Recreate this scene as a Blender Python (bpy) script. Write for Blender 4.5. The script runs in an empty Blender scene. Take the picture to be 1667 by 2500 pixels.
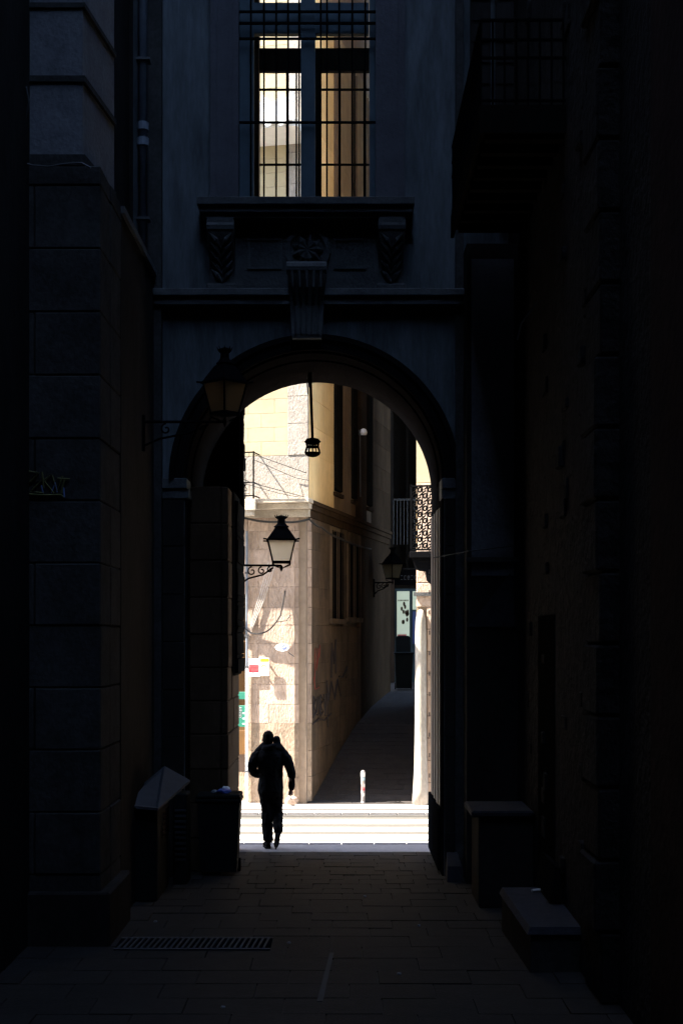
import bpy, bmesh, math, random
from mathutils import Vector, Matrix
random.seed(7)
R = math.radians
scene = bpy.context.scene
COL = scene.collection

# ------------------------------------------------------------------ camera, sky, sun, exposure
CAMZ = 3.15
cam_d = bpy.data.cameras.new("camera")
cam_d.sensor_fit = 'VERTICAL'; cam_d.sensor_height = 36.0; cam_d.lens = 50.0
cam_d.shift_y = 308 / 2500
cam_d.clip_end = 500
cam = bpy.data.objects.new("camera", cam_d); COL.objects.link(cam)
cam.location = (0, 0, CAMZ); cam.rotation_euler = (R(90), 0, 0)
scene.camera = cam

SUN_EL = 54.0
SUN_B = 0.05            # sun travels almost along the cross street (+X), turned a little away from the camera
world = bpy.data.worlds.new("World"); scene.world = world; world.use_nodes = True
wn = world.node_tree.nodes; wl = world.node_tree.links
sky = wn.new('ShaderNodeTexSky'); sky.sky_type = 'NISHITA'; sky.sun_disc = False
sky.sun_elevation = R(SUN_EL); sky.sun_rotation = R(-90); sky.air_density = 1.0; sky.dust_density = 0.6
wl.new(sky.outputs[0], wn['Background'].inputs[0]); wn['Background'].inputs[1].default_value = 0.15

sd = bpy.data.lights.new("sun", 'SUN'); sd.energy = 4.2; sd.angle = R(0.5); sd.color = (1.0, 0.93, 0.82)
sun = bpy.data.objects.new("sun", sd); COL.objects.link(sun)
sdir = Vector((math.cos(R(SUN_EL)), SUN_B, -math.sin(R(SUN_EL))))
sun.rotation_euler = sdir.to_track_quat('-Z', 'Y').to_euler(); sun.location = (-20, 20, 30)

vs = scene.view_settings
vs.view_transform = 'Standard'; vs.look = 'None'; vs.gamma = 1.0; vs.use_curve_mapping = False
vs.exposure = 3.45
scene.cycles.use_denoising = True
scene.cycles.max_bounces = 8; scene.cycles.diffuse_bounces = 5
scene.cycles.transparent_max_bounces = 12

F = 50 / 36 * 2500
def px(u, v, Y):
    """world point seen at photograph position (u, v) when it stands at depth Y"""
    return Vector(((u - 833.5) / F * Y, Y, CAMZ + (1558 - v) / F * Y))

# ------------------------------------------------------------------ materials
MATS = {}
def mat(name, col, rough=0.8, metal=0.0, var=0.0, scale=6.0, bump=0.0, bscale=30.0, stretch=(1, 1, 1),
        col2=None, spec=0.3, fine=0.0, bdist=0.02):
    if name in MATS: return MATS[name]
    m = bpy.data.materials.new(name); m.use_nodes = True
    nt = m.node_tree; N = nt.nodes; L = nt.links
    b = N['Principled BSDF']
    b.inputs['Roughness'].default_value = rough; b.inputs['Metallic'].default_value = metal
    b.inputs['Specular IOR Level'].default_value = spec
    b.inputs['Base Color'].default_value = (*col, 1)
    if var or bump or col2:
        tc = N.new('ShaderNodeTexCoord'); mp = N.new('ShaderNodeMapping')
        geo = N.new('ShaderNodeNewGeometry')
        L.new(geo.outputs['Position'], mp.inputs[0]); mp.inputs['Scale'].default_value = stretch
    if var or col2:
        n1 = N.new('ShaderNodeTexNoise'); n1.inputs['Scale'].default_value = scale
        n1.inputs['Detail'].default_value = 8; n1.inputs['Roughness'].default_value = 0.65
        L.new(mp.outputs[0], n1.inputs['Vector'])
        cr = N.new('ShaderNodeValToRGB')
        c2 = col2 if col2 else tuple(c * (1 - var) for c in col)
        cr.color_ramp.elements[0].position = 0.33; cr.color_ramp.elements[0].color = (*c2, 1)
        cr.color_ramp.elements[1].position = 0.62; cr.color_ramp.elements[1].color = (*col, 1)
        L.new(n1.outputs['Fac'], cr.inputs[0])
        last = cr.outputs[0]
        # each piece its own slight tone
        oi = N.new('ShaderNodeObjectInfo'); mr = N.new('ShaderNodeMapRange')
        mr.inputs['To Min'].default_value = 1 - 0.42 * max(var, 0.12); mr.inputs['To Max'].default_value = 1.08
        L.new(oi.outputs['Random'], mr.inputs['Value'])
        mx = N.new('ShaderNodeMix'); mx.data_type = 'RGBA'; mx.blend_type = 'MULTIPLY'; mx.inputs['Factor'].default_value = 1
        L.new(last, mx.inputs['A']); L.new(mr.outputs[0], mx.inputs['B']); last = mx.outputs['Result']
        if fine:
            n3 = N.new('ShaderNodeTexNoise'); n3.inputs['Scale'].default_value = scale * 9; n3.inputs['Detail'].default_value = 5
            L.new(mp.outputs[0], n3.inputs['Vector'])
            m3 = N.new('ShaderNodeMapRange'); m3.inputs['From Min'].default_value = 0.35; m3.inputs['From Max'].default_value = 0.65
            m3.inputs['To Min'].default_value = 1 - fine; m3.inputs['To Max'].default_value = 1.0
            L.new(n3.outputs['Fac'], m3.inputs['Value'])
            mx2 = N.new('ShaderNodeMix'); mx2.data_type = 'RGBA'; mx2.blend_type = 'MULTIPLY'; mx2.inputs['Factor'].default_value = 1
            L.new(last, mx2.inputs['A']); L.new(m3.outputs[0], mx2.inputs['B']); last = mx2.outputs['Result']
        L.new(last, b.inputs['Base Color'])
    if bump:
        n2 = N.new('ShaderNodeTexNoise'); n2.inputs['Scale'].default_value = bscale
        n2.inputs['Detail'].default_value = 6; n2.inputs['Roughness'].default_value = 0.6
        L.new(mp.outputs[0], n2.inputs['Vector'])
        bp = N.new('ShaderNodeBump'); bp.inputs['Strength'].default_value = bump; bp.inputs['Distance'].default_value = bdist
        L.new(n2.outputs['Fac'], bp.inputs['Height']); L.new(bp.outputs[0], b.inputs['Normal'])
    MATS[name] = m
    return m

def glass(name, tint=(1, 1, 1), refl=0.12):
    m = bpy.data.materials.new(name); m.use_nodes = True
    nt = m.node_tree; N = nt.nodes; L = nt.links
    N.remove(N['Principled BSDF'])
    t = N.new('ShaderNodeBsdfTransparent'); t.inputs[0].default_value = (*tint, 1)
    g = N.new('ShaderNodeBsdfGlossy'); g.inputs['Roughness'].default_value = 0.03
    g.inputs[0].default_value = (0.8, 0.85, 0.9, 1)
    fr = N.new('ShaderNodeFresnel'); fr.inputs[0].default_value = 1.45
    mx = N.new('ShaderNodeMixShader')
    L.new(fr.outputs[0], mx.inputs[0]); L.new(t.outputs[0], mx.inputs[1]); L.new(g.outputs[0], mx.inputs[2])
    L.new(mx.outputs[0], N['Material Output'].inputs[0])
    MATS[name] = m
    return m

def frosted(name, col):
    m = bpy.data.materials.new(name); m.use_nodes = True
    nt = m.node_tree; N = nt.nodes; L = nt.links
    N.remove(N['Principled BSDF'])
    t = N.new('ShaderNodeBsdfTranslucent'); t.inputs[0].default_value = (*col, 1)
    d = N.new('ShaderNodeBsdfDiffuse'); d.inputs[0].default_value = tuple(c * 0.6 for c in col) + (1,)
    tr = N.new('ShaderNodeBsdfTransparent'); tr.inputs[0].default_value = (0.85, 0.8, 0.72, 1)
    mx = N.new('ShaderNodeMixShader'); mx.inputs[0].default_value = 0.4
    mx2 = N.new('ShaderNodeMixShader'); mx2.inputs[0].default_value = 0.35
    L.new(t.outputs[0], mx.inputs[1]); L.new(d.outputs[0], mx.inputs[2])
    L.new(mx.outputs[0], mx2.inputs[1]); L.new(tr.outputs[0], mx2.inputs[2])
    L.new(mx2.outputs[0], N['Material Output'].inputs[0])
    MATS[name] = m
    return m

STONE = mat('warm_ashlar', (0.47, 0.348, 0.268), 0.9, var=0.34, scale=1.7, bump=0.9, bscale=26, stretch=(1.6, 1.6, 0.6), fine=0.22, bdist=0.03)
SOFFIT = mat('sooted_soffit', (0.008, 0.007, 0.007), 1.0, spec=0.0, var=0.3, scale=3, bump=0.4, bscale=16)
STONE_SIDE = mat('shaded_alley_ashlar', (0.115, 0.075, 0.044), 0.92, var=0.55, scale=2.0, bump=0.9, bscale=20, stretch=(1.5, 1.5, .5), fine=0.3, bdist=0.03)  # darker copy of the front ashlar, alley shade put into the colour
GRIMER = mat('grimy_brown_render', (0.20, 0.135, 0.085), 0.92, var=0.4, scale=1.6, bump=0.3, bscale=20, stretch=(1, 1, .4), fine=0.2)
GREYR = mat('sooty_shaded_render', (0.045, 0.029, 0.018), 0.98, spec=0.02, var=0.4, scale=1.6, bump=0.3, bscale=20, stretch=(1, 1, .4), fine=0.2)  # soot plus the deep alley's shade, both put into the colour
STONE_BASE = mat('stained_ashlar', (0.42, 0.31, 0.22), 0.92, var=0.45, scale=2.2, bump=0.9, bscale=22, stretch=(1.5, 1.5, 0.7), fine=0.3, bdist=0.03)
CREAM = mat('cream_render', (0.35, 0.29, 0.185), 0.85, var=0.16, scale=1.5, bump=0.15, bscale=40, fine=0.05)
QUOIN = mat('pale_quoin', (0.33, 0.29, 0.25), 0.9, var=0.25, scale=5, bump=1.0, bscale=34, stretch=(1.5, 1.5, .6), fine=0.2, bdist=0.025)
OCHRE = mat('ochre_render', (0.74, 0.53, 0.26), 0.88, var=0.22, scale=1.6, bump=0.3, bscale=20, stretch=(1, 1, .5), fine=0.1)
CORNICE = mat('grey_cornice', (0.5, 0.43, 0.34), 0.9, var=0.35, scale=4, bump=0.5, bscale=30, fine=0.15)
JOINT = mat('mortar_joint', (0.24, 0.18, 0.13), 0.95, var=0.2, scale=8)
PALE = mat('white_slab', (0.55, 0.54, 0.53), 0.8, var=0.12, scale=3, bump=0.3, bscale=12)
BLUEP = mat('blue_grey_plaster', (0.110, 0.124, 0.132), 0.9, var=0.55, scale=1.5, bump=0.35, bscale=18, fine=0.2, stretch=(2.2, 2.2, .4))
GREYST = mat('grey_carved_stone', (0.075, 0.076, 0.076), 0.9, var=0.4, scale=4, bump=0.5, bscale=25, fine=0.2)
FRAMEST = mat('grey_window_surround', (0.075, 0.073, 0.083), 0.9, var=0.25, scale=3, bump=0.4, bscale=22, fine=0.1)
DKSTONE = mat('sooty_stone', (0.05, 0.048, 0.046), 0.95, spec=0.02, var=0.4, scale=2.5, bump=0.6, bscale=14, fine=0.25)
DKSTONE2 = mat('sooty_brown_plaster', (0.026, 0.023, 0.021), 0.98, spec=0.03, var=0.4, scale=1.6, bump=0.5, bscale=10, fine=0.2, stretch=(1, 1, .5))
REDPL = mat('faded_red_plaster', (0.035, 0.017, 0.014), 0.95, spec=0.03, var=0.5, scale=1.8, bump=0.5, bscale=10, fine=0.2)
ROUGH = mat('rubble_stone', (0.026, 0.024, 0.023), 0.98, spec=0.03, var=0.55, scale=4, bump=1.0, bscale=8, fine=0.3, bdist=0.06)
BROWN = mat('brown_wall_stone', (0.06, 0.037, 0.022), 0.95, spec=0.05, var=0.35, scale=3, bump=0.4, bscale=20, fine=0.2, stretch=(1, 1, .5))
PAVE = mat('dark_paving_slab', (0.020, 0.0175, 0.016), 0.75, var=0.45, scale=5, bump=0.35, bscale=30, fine=0.3, spec=0.11)
GROUND = mat('bare_ground', (0.04, 0.036, 0.032), 0.9, var=0.3, scale=3, bump=0.3)
NEARP = mat('grey_pavement', (0.19, 0.168, 0.165), 0.9, var=0.25, scale=9, bump=0.2, fine=0.2)
ROADM = mat('worn_asphalt', (0.066, 0.059, 0.050), 0.9, var=0.14, scale=5, bump=0.25, bscale=60, fine=0.15)
PAINT = mat('worn_white_paint', (0.42, 0.40, 0.37), 0.7, var=0.1, scale=14, fine=0.12)
FARPAVE = mat('far_alley_brick', (0.042, 0.034, 0.030), 0.85, var=0.4, scale=5, bump=0.4, bscale=25, fine=0.3)
KERB = mat('granite_kerb', (0.46, 0.43, 0.42), 0.85, var=0.2, scale=12, fine=0.2)
IRON = mat('black_iron', (0.004, 0.004, 0.0045), 0.8, spec=0.0)
IRONG = mat('grey_iron', (0.06, 0.06, 0.064), 0.75, spec=0.4)
NAVY = mat('dark_blue_frame', (0.035, 0.06, 0.075), 0.6, var=0.2, scale=6)
WOODDK = mat('dark_shutter_wood', (0.010, 0.009, 0.008), 0.95, spec=0.0, var=0.3, scale=6)
WOODBR = mat('brown_door_wood', (0.05, 0.028, 0.016), 0.7, var=0.3, scale=4, stretch=(3, 3, .4))
BINP = mat('dark_bin_plastic', (0.010, 0.011, 0.011), 0.8, spec=0.03, var=0.2, scale=9)
ZINC = mat('zinc_pipe', (0.16, 0.18, 0.21), 0.6, metal=0.0, var=0.25, scale=7)
CABM = mat('grey_painted_steel', (0.028, 0.030, 0.036), 0.75, var=0.3, scale=6, bump=0.15, bscale=14)
BRASS = mat('polished_brass_strip', (0.75, 0.50, 0.25), 0.16, metal=1.0, var=0.5, scale=30)
BENCHM = mat('worn_bench_stone', (0.026, 0.026, 0.031), 0.9, spec=0.1, var=0.35, scale=6, bump=0.4, bscale=20, fine=0.2)
CABLE = mat('black_cable', (0.02, 0.02, 0.02), 0.6)
CABLEW = mat('pale_cable', (0.5, 0.48, 0.45), 0.6)
WHITE = mat('white_enamel', (0.85, 0.85, 0.86), 0.35)
BLUE = mat('blue_enamel', (0.05, 0.08, 0.28), 0.4)
RED = mat('red_print', (0.42, 0.02, 0.03), 0.5)
PINK = mat('pink_print', (0.50, 0.12, 0.12), 0.5)
PALEBLUE = mat('pale_blue_print', (0.25, 0.36, 0.40), 0.5)
YELLOW = mat('yellow_print', (0.55, 0.30, 0.02), 0.5)
YELLOWP = mat('pale_yellow_print', (0.9, 0.82, 0.5), 0.5)
GREEN = mat('green_print', (0.015, 0.12, 0.08), 0.5)
ORANGE = mat('orange_wood', (0.11, 0.05, 0.01), 0.6, var=0.2)
GRAFK = mat('black_spray', (0.02, 0.015, 0.015), 0.8)
GRAFR = mat('red_spray', (0.16, 0.03, 0.02), 0.8)
GRAFY = mat('yellow_spray', (0.085, 0.08, 0.02), 0.8)
GRAFB = mat('blue_spray', (0.10, 0.14, 0.30), 0.8)
PALEST = mat('weathered_grey_block', (0.13, 0.13, 0.14), 0.92, var=0.3, scale=3, bump=0.5, bscale=16, fine=0.2)
REAR = mat('pale_bounce_render', (0.62, 0.54, 0.43), 0.9, var=0.15, scale=2, bump=0.2)  # unseen pale facing, added to bounce sunlight onto the corner house
PILLAR = mat('worn_pillar_stone', (0.36, 0.32, 0.27), 0.9, var=0.35, scale=3, bump=0.5, bscale=14, fine=0.2, stretch=(1.5, 1.5, .5))
STEEL = mat('bollard_steel', (0.28, 0.25, 0.24), 0.45, metal=0.4, var=0.2, scale=20)
SKIN = mat('skin', (0.35, 0.20, 0.14), 0.6)
HAIR = mat('dark_hair', (0.008, 0.007, 0.006), 0.9, spec=0.0)
JACKET = mat('black_jacket', (0.008, 0.008, 0.009), 0.9, spec=0.0, var=0.2, scale=12, bump=0.4, bscale=18)
TROUS = mat('black_trousers', (0.008, 0.0075, 0.0075), 0.9, spec=0.0, var=0.2, scale=12, bump=0.4, bscale=16)
SHOE = mat('dark_shoe', (0.007, 0.006, 0.006), 0.9, spec=0.0)
SOLE = mat('grey_sole', (0.011, 0.010, 0.010), 0.9, spec=0.0)
LEAF = mat('dark_leaf', (0.03, 0.05, 0.02), 0.7)
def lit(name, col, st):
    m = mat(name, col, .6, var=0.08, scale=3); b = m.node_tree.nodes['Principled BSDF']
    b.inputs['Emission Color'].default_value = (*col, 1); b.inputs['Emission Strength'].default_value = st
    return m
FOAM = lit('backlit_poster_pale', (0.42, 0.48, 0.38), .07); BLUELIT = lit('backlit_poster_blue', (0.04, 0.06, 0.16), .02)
GLASSM = glass('window_glass')
LAMPG = frosted('lantern_glass', (0.75, 0.68, 0.58))

# ------------------------------------------------------------------ builders
class MB:
    def __init__(s, T=None): s.v = []; s.f = []; s.T = T
    def add(s, vs_, fs):
        o = len(s.v)
        for p in vs_:
            s.v.append(tuple(s.T(*p)) if s.T else tuple(p))
        s.f += [tuple(i + o for i in f) for f in fs]
        return s
    def box(s, x0, x1, y0, y1, z0, z1, ch=0.0):
        if ch <= 0:
            return s.add([(x0, y0, z0), (x1, y0, z0), (x1, y1, z0), (x0, y1, z0), (x0, y0, z1), (x1, y0, z1), (x1, y1, z1), (x0, y1, z1)],
                  [(0, 3, 2, 1), (4, 5, 6, 7), (0, 1, 5, 4), (1, 2, 6, 5), (2, 3, 7, 6), (3, 0, 4, 7)])
        bm = bmesh.new(); bmesh.ops.create_cube(bm, size=1)
        for v in bm.verts:
            v.co = Vector((x0 + (v.co.x + .5) * (x1 - x0), y0 + (v.co.y + .5) * (y1 - y0), z0 + (v.co.z + .5) * (z1 - z0)))
        bmesh.ops.bevel(bm, geom=bm.edges[:], offset=ch, segments=1, affect='EDGES')
        bm.verts.index_update()
        vv = [tuple(v.co) for v in bm.verts]; ff = [tuple(v.index for v in f.verts) for f in bm.faces]; bm.free()
        return s.add(vv, ff)
    def poly(s, pts, d):
        """extrude a planar polygon pts by the vector d"""
        n = len(pts); d = Vector(d)
        a = [tuple(p) for p in pts]; b = [tuple(Vector(p) + d) for p in pts]
        return s.add(a + b, [tuple(range(n - 1, -1, -1)), tuple(range(n, 2 * n))] + [(i, (i + 1) % n, n + (i + 1) % n, n + i) for i in range(n)])
    def tube(s, path, r, n=6, cap=True):
        P = [Vector(p) for p in path]; m = len(P)
        rs = r if isinstance(r, (list, tuple)) else [r] * m
        vv = []; ff = []
        up = None
        for i, p in enumerate(P):
            t = (P[min(i + 1, m - 1)] - P[max(i - 1, 0)]).normalized()
            if up is None:
                up = Vector((0, 0, 1)) if abs(t.z) < .9 else Vector((1, 0, 0))
            a = t.cross(up)
            if a.length < 1e-4: a = t.cross(Vector((0, 1, 0)))
            a.normalize(); b = a.cross(t).normalized(); up = b
            rr = rs[i]; rx, ry = rr if isinstance(rr, tuple) else (rr, rr)
            for k in range(n):
                an = 2 * math.pi * k / n
                vv.append(tuple(p + a * (rx * math.cos(an)) + b * (ry * math.sin(an))))
        for i in range(m - 1):
            for k in range(n):
                ff.append((i * n + k, i * n + (k + 1) % n, (i + 1) * n + (k + 1) % n, (i + 1) * n + k))
        if cap: ff += [tuple(range(n - 1, -1, -1)), tuple(range((m - 1) * n, m * n))]
        return s.add(vv, ff)
    def lathe(s, c, prof, n=16, sq=False):
        """profile of (radius, z) about a vertical axis through c"""
        c = Vector(c); vv = []; ff = []; m = len(prof)
        for r, z in prof:
            for k in range(n):
                an = 2 * math.pi * (k + (.5 if sq else 0)) / n
                vv.append((c.x + r * math.cos(an), c.y + r * math.sin(an), c.z + z))
        for i in range(m - 1):
            for k in range(n):
                ff.append((i * n + k, i * n + (k + 1) % n, (i + 1) * n + (k + 1) % n, (i + 1) * n + k))
        ff += [tuple(range(n - 1, -1, -1)), tuple(range((m - 1) * n, m * n))]
        return s.add(vv, ff)
    def build(s, name, m, parent=None, label=None, smooth=False):
        me = bpy.data.meshes.new(name)
        base = ROOT(parent)
        me.from_pydata([(x - base[0], y - base[1], z - base[2]) for x, y, z in s.v], [], s.f)
        bm = bmesh.new(); bm.from_mesh(me); bmesh.ops.recalc_face_normals(bm, faces=bm.faces); bm.to_mesh(me); bm.free()
        if smooth:
            for p in me.polygons: p.use_smooth = True
        me.materials.append(m)
        o = bpy.data.objects.new(name, me); COL.objects.link(o)
        if parent is not None: o.parent = parent
        if label: o['label'] = label
        return o
def ROOT(o):
    if o is None: return (0, 0, 0)
    while o.parent: o = o.parent
    return tuple(o.location)
def thing(name, label, cat, loc, group=None):
    o = bpy.data.objects.new(name, None); COL.objects.link(o); o.location = loc; o.empty_display_size = .2
    o['label'] = label; o['category'] = cat
    if group: o['group'] = group
    return o
def tag(o, label, cat, group=None):
    o['label'] = label; o['category'] = cat
    if group: o['group'] = group
    return o
def struct(o): o['kind'] = 'structure'; return o
def bx(name, m, parent, x0, x1, y0, y1, z0, z1, ch=0.0, label=None, T=None):
    return MB(T).box(x0, x1, y0, y1, z0, z1, ch).build(name, m, parent, label)
def arch_mb(xl, xr, z0, z1, cx, Rr, zs, y0, y1, n=40, T=None):
    """wall slab with a round-headed opening, front, back, soffit and jambs closed"""
    mb = MB(T)
    mb.box(xl, cx - Rr, y0, y1, z0, z1)
    mb.box(cx + Rr, xr, y0, y1, z0, z1)
    vv = []; ff = []
    for i in range(n + 1):
        a = math.pi * (1 - i / n); x = cx + Rr * math.cos(a); z = zs + Rr * math.sin(a)
        vv += [(x, y0, z), (x, y0, z1), (x, y1, z), (x, y1, z1)]
    for i in range(n):
        a = i * 4; b = a + 4
        ff += [(a, b, b + 1, a + 1), (a + 2, a + 3, b + 3, b + 2), (a, a + 2, b + 2, b), (a + 1, b + 1, b + 3, a + 3)]
    return mb.add(vv, ff)
def ring_mb(cx, zs, r0, r1, y0, y1, n=40, a0=0.0, a1=180.0):
    mb = MB(); vv = []; ff = []
    for i in range(n + 1):
        a = R(a0 + (a1 - a0) * i / n)
        for r in (r0, r1):
            for y in (y0, y1): vv.append((cx + r * math.cos(a), y, zs + r * math.sin(a)))
    for i in range(n):
        a = i * 4; b = a + 4
        ff += [(a, b, b + 1, a + 1), (a + 2, a + 3, b + 3, b + 2), (a, a + 2, b + 2, b), (a + 1, b + 1, b + 3, a + 3)]
    ff += [(0, 1, 3, 2), (4 * n, 4 * n + 2, 4 * n + 3, 4 * n + 1)]
    return mb.add(vv, ff)

# ================================================================== THE SETTING: ground
YF, YB = 18.8, 21.0                     # front and rear of the bridge building
g = MB().box(-60, 60, -30, 120, -0.6, -0.16).build('ground', GROUND); struct(g)

# alley paving: base bed with individually laid slabs
alley = MB().box(-3.4, 2.7, -6.5, YB + .02, -0.15, -0.018).build('alley_floor', GROUND); struct(alley)
def slab(x0, x1, y0, y1):
    z = random.uniform(-.004, .004)
    mb = MB(); h = .003
    t = [random.uniform(-.003, .003) for _ in range(4)]
    mb.add([(x0, y0, -.02), (x1, y0, -.02), (x1, y1, -.02), (x0, y1, -.02),
            (x0 + h, y0 + h, z + t[0]), (x1 - h, y0 + h, z + t[1]), (x1 - h, y1 - h, z + t[2]), (x0 + h, y1 - h, z + t[3])],
           [(4, 5, 6, 7), (0, 1, 5, 4), (1, 2, 6, 5), (2, 3, 7, 6), (3, 0, 4, 7)])
    return mb.build('paving_slab', PAVE, alley)
y = 11.4; row = 0; nsl = 0
GR = (-1.86, -.94)                      # the drain grate's place
while y < YB - .05:
    d = .34 if y > 17.2 else (.42 if y > 15 else .52)
    y1 = min(y + d, YB)
    w = .36 if y > 17.2 else (.62 if y > 15 else .8)
    xa = -3.3 if y < 14.4 else -2.5
    x = xa + (.5 * w if row % 2 else 0) - w
    xr = 1.36 if y > YF else (2.4 if y < 13 else 2.24)
    while x < xr:
        x1 = min(x + w * random.uniform(.94, 1.06), xr + .05)
        a0 = max(x, xa)
        if x1 - a0 > .08:
            slab(a0 + .002, x1 - .002, y + .002, y1 - .002); nsl += 1
        x = x1
    y = y1; row += 1

# street: near pavement strip, road bed, zebra, far pavement, kerbs
struct(MB().box(-30, 30, YB + .02, 21.78, -.15, -.008).build('pavement', NEARP))
road = struct(MB().box(-30, 30, 21.93, 25.75, -.15, -.045).build('road', ROADM))
pave2 = struct(MB().box(-30, 30, 25.75, 27.6, -.15, -.004).build('far_pavement', KERB))
for i in range(26):                      # kerb stones of both pavements
    x = -6.5 + i * .5
    MB().box(x + .004, x + .496, 21.78, 21.945, -.1, .002, .008).build('kerb_stone', NEARP, road)
    MB().box(x + .004, x + .496, 25.66, 25.83, -.1, .012, .008).build('kerb_stone', KERB, road)
for y0, y1 in ((25.40, 25.60), (26.05, 26.24)):  # dark strips painted in as shadow lines across the street
    MB().box(-30, 30, y0, y1, -.06, -.038 if y0 < 25.7 else .002).build('shadow_strip', GROUND, road)
def stripe(y0, y1):
    # worn stripe, edges uneven
    n = 28; xs = [-5 + 10 * i / n for i in range(n + 1)]
    lo = [(x, y0 + random.uniform(-.012, .012), -.041) for x in xs]; hi = [(x, y1 + random.uniform(-.012, .012), -.041) for x in xs]
    mb = MB(); mb.add(lo + hi, [(i, i + 1, n + 2 + i, n + 1 + i) for i in range(n)])
    mb.build('crossing_stripe', PAINT, road)
for a, b in ((22.02, 22.36), (22.58, 23.08), (23.5, 24.0), (24.45, 25.05)): stripe(a, b)

# rising far alley
TANA = .22; PHI = math.atan(TANA)
CX, CY = -.63, 27.0
prof = [(26.95, -.004), (27.3, .02), (28.2, .30), (29.5, .74), (31.2, 1.22), (33, 1.55), (35, 1.80), (37, 1.97), (40, 2.15)]
mb = MB(); vv = []
for Y, z in prof:
    xc = CX + TANA * (Y - 27); vv += [(xc - .6, Y, z), (xc + 3.4, Y, z)]
mb.add(vv, [(2 * i, 2 * i + 1, 2 * i + 3, 2 * i + 2) for i in range(len(prof) - 1)])
fa = struct(mb.build('path', FARPAVE))
def zfar(Y):
    for (a, za), (b, zb) in zip(prof, prof[1:]):
        if a <= Y <= b: return za + (zb - za) * (Y - a) / (b - a)
    return prof[-1][1]
Y = 27.1
while Y < 31.5:                          # brick rows across the ramp
    d = .24
    za, zb = zfar(Y + .01), zfar(Y + d - .01)
    xc = CX + TANA * (Y - 27); x = xc - random.uniform(0, .4)
    while x < xc + 2.3:
        w = random.uniform(.42, .5); e = random.uniform(.004, .012)
        if x + w > xc:
            MB().add([(x + .006, Y + .008, za - .01), (x + w - .006, Y + .008, za - .01), (x + w - .006, Y + d - .008, zb - .01), (x + .006, Y + d - .008, zb - .01),
                  (x + .012, Y + .014, za + e), (x + w - .012, Y + .014, za + e), (x + w - .012, Y + d - .014, zb + e), (x + .012, Y + d - .014, zb + e)],
                 [(4, 5, 6, 7), (0, 1, 5, 4), (1, 2, 6, 5), (2, 3, 7, 6), (3, 0, 4, 7)]).build('paving_slab', FARPAVE, fa)
        x += w
    Y += d

# ================================================================== bridge building with the arch and the barred window
S1 = F / YF
def fz(v): return CAMZ + (1558 - v) / S1
def fx(u): return (u - 833.5) / S1
ACX, AR, AZ = -.357, 1.715, 5.24
bridge = thing('bridge_house', 'dark blue plastered house over the alley with a round arch and tall barred window', 'building', (ACX, YF, 0))
XL, XR = -2.75, 2.2
arch_mb(XL, XR, -.1, 7.45, ACX, AR, AZ, YF, YB).build('wall', BLUEP, bridge)
# archivolt: stepped rings on the face and soffit ribs
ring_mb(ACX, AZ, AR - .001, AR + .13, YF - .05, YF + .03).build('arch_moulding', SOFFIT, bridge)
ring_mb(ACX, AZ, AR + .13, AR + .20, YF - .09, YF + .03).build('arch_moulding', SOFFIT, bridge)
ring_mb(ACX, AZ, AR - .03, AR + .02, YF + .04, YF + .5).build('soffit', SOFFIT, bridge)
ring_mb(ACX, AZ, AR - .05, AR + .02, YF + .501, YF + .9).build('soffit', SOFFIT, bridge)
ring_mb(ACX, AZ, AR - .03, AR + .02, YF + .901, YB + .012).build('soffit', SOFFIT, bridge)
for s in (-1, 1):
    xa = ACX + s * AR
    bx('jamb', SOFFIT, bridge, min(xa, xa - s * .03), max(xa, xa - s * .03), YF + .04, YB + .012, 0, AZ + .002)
# imposts
for s in (-1, 1):
    x0, x1 = (XL + .3, ACX - AR + .04) if s < 0 else (ACX + AR - .04, 1.52)
    m_ = MB().box(x0, x1, YF - .07, YF + .4, AZ - .12, AZ + .02, .01).box(x0, x1 - .02 * s, YF - .04, YF + .39, AZ - .24, AZ - .122)
    m_.build('impost', GREYST, bridge)
for (a, b) in ((-2.36, ACX - AR), (ACX + AR, 1.50)):
    zz0 = -.05
    for k in range(8):
        MB().box(a + .003, b - .003, YF - .025 + random.uniform(-.004, .004), YF + .02, zz0 + .003, zz0 + .627, .01).build('stone_block', DKSTONE2, bridge); zz0 += .63
# upper storey: walls round the window, front and rear, floor and roof
WX0, WX1, WZ0, WZ1 = fx(583), fx(917), fz(490), 13.2
TOP = 20.0
for (a, b, c, d) in ((XL, WX0, 7.45, TOP), (WX1, XR, 7.45, TOP), (WX0, WX1, 7.45, WZ0), (WX0, WX1, WZ1, TOP)):
    bx('wall', BLUEP, bridge, a, b, YF, YF + .42, c, d)
RX0, RX1, RZ0, RZ1 = -1.2, .62, 8.3, 13.3
for (a, b, c, d) in ((XL, RX0, 7.45, TOP), (RX1, XR, 7.45, TOP), (RX0, RX1, 7.45, RZ0), (RX0, RX1, RZ1, TOP)):
    bx('wall', BROWN, bridge, a, b, YB - .35, YB, c, d)
for (a, b, c, d) in ((XL, RX0 - .001, 7.46, TOP), (RX1 + .001, XR, 7.46, TOP), (RX0, RX1, 7.46, RZ0 - .001), (RX0, RX1, RZ1 + .001, TOP)):
    bx('bounce_facing', REAR, bridge, a, b, YB + .001, YB + .02, c, d)
bx('ceiling', DKSTONE, bridge, XL, XR, YF, YB, TOP, TOP + .3)
bx('floor', DKSTONE, bridge, XL, XR, YF + .42, YB - .35, 7.45, 7.9)
for a in (XL, XR - .2): bx('side_wall', DKSTONE2, bridge, a, a + .2, YF + .42, YB - .35, 7.9, TOP)
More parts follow.
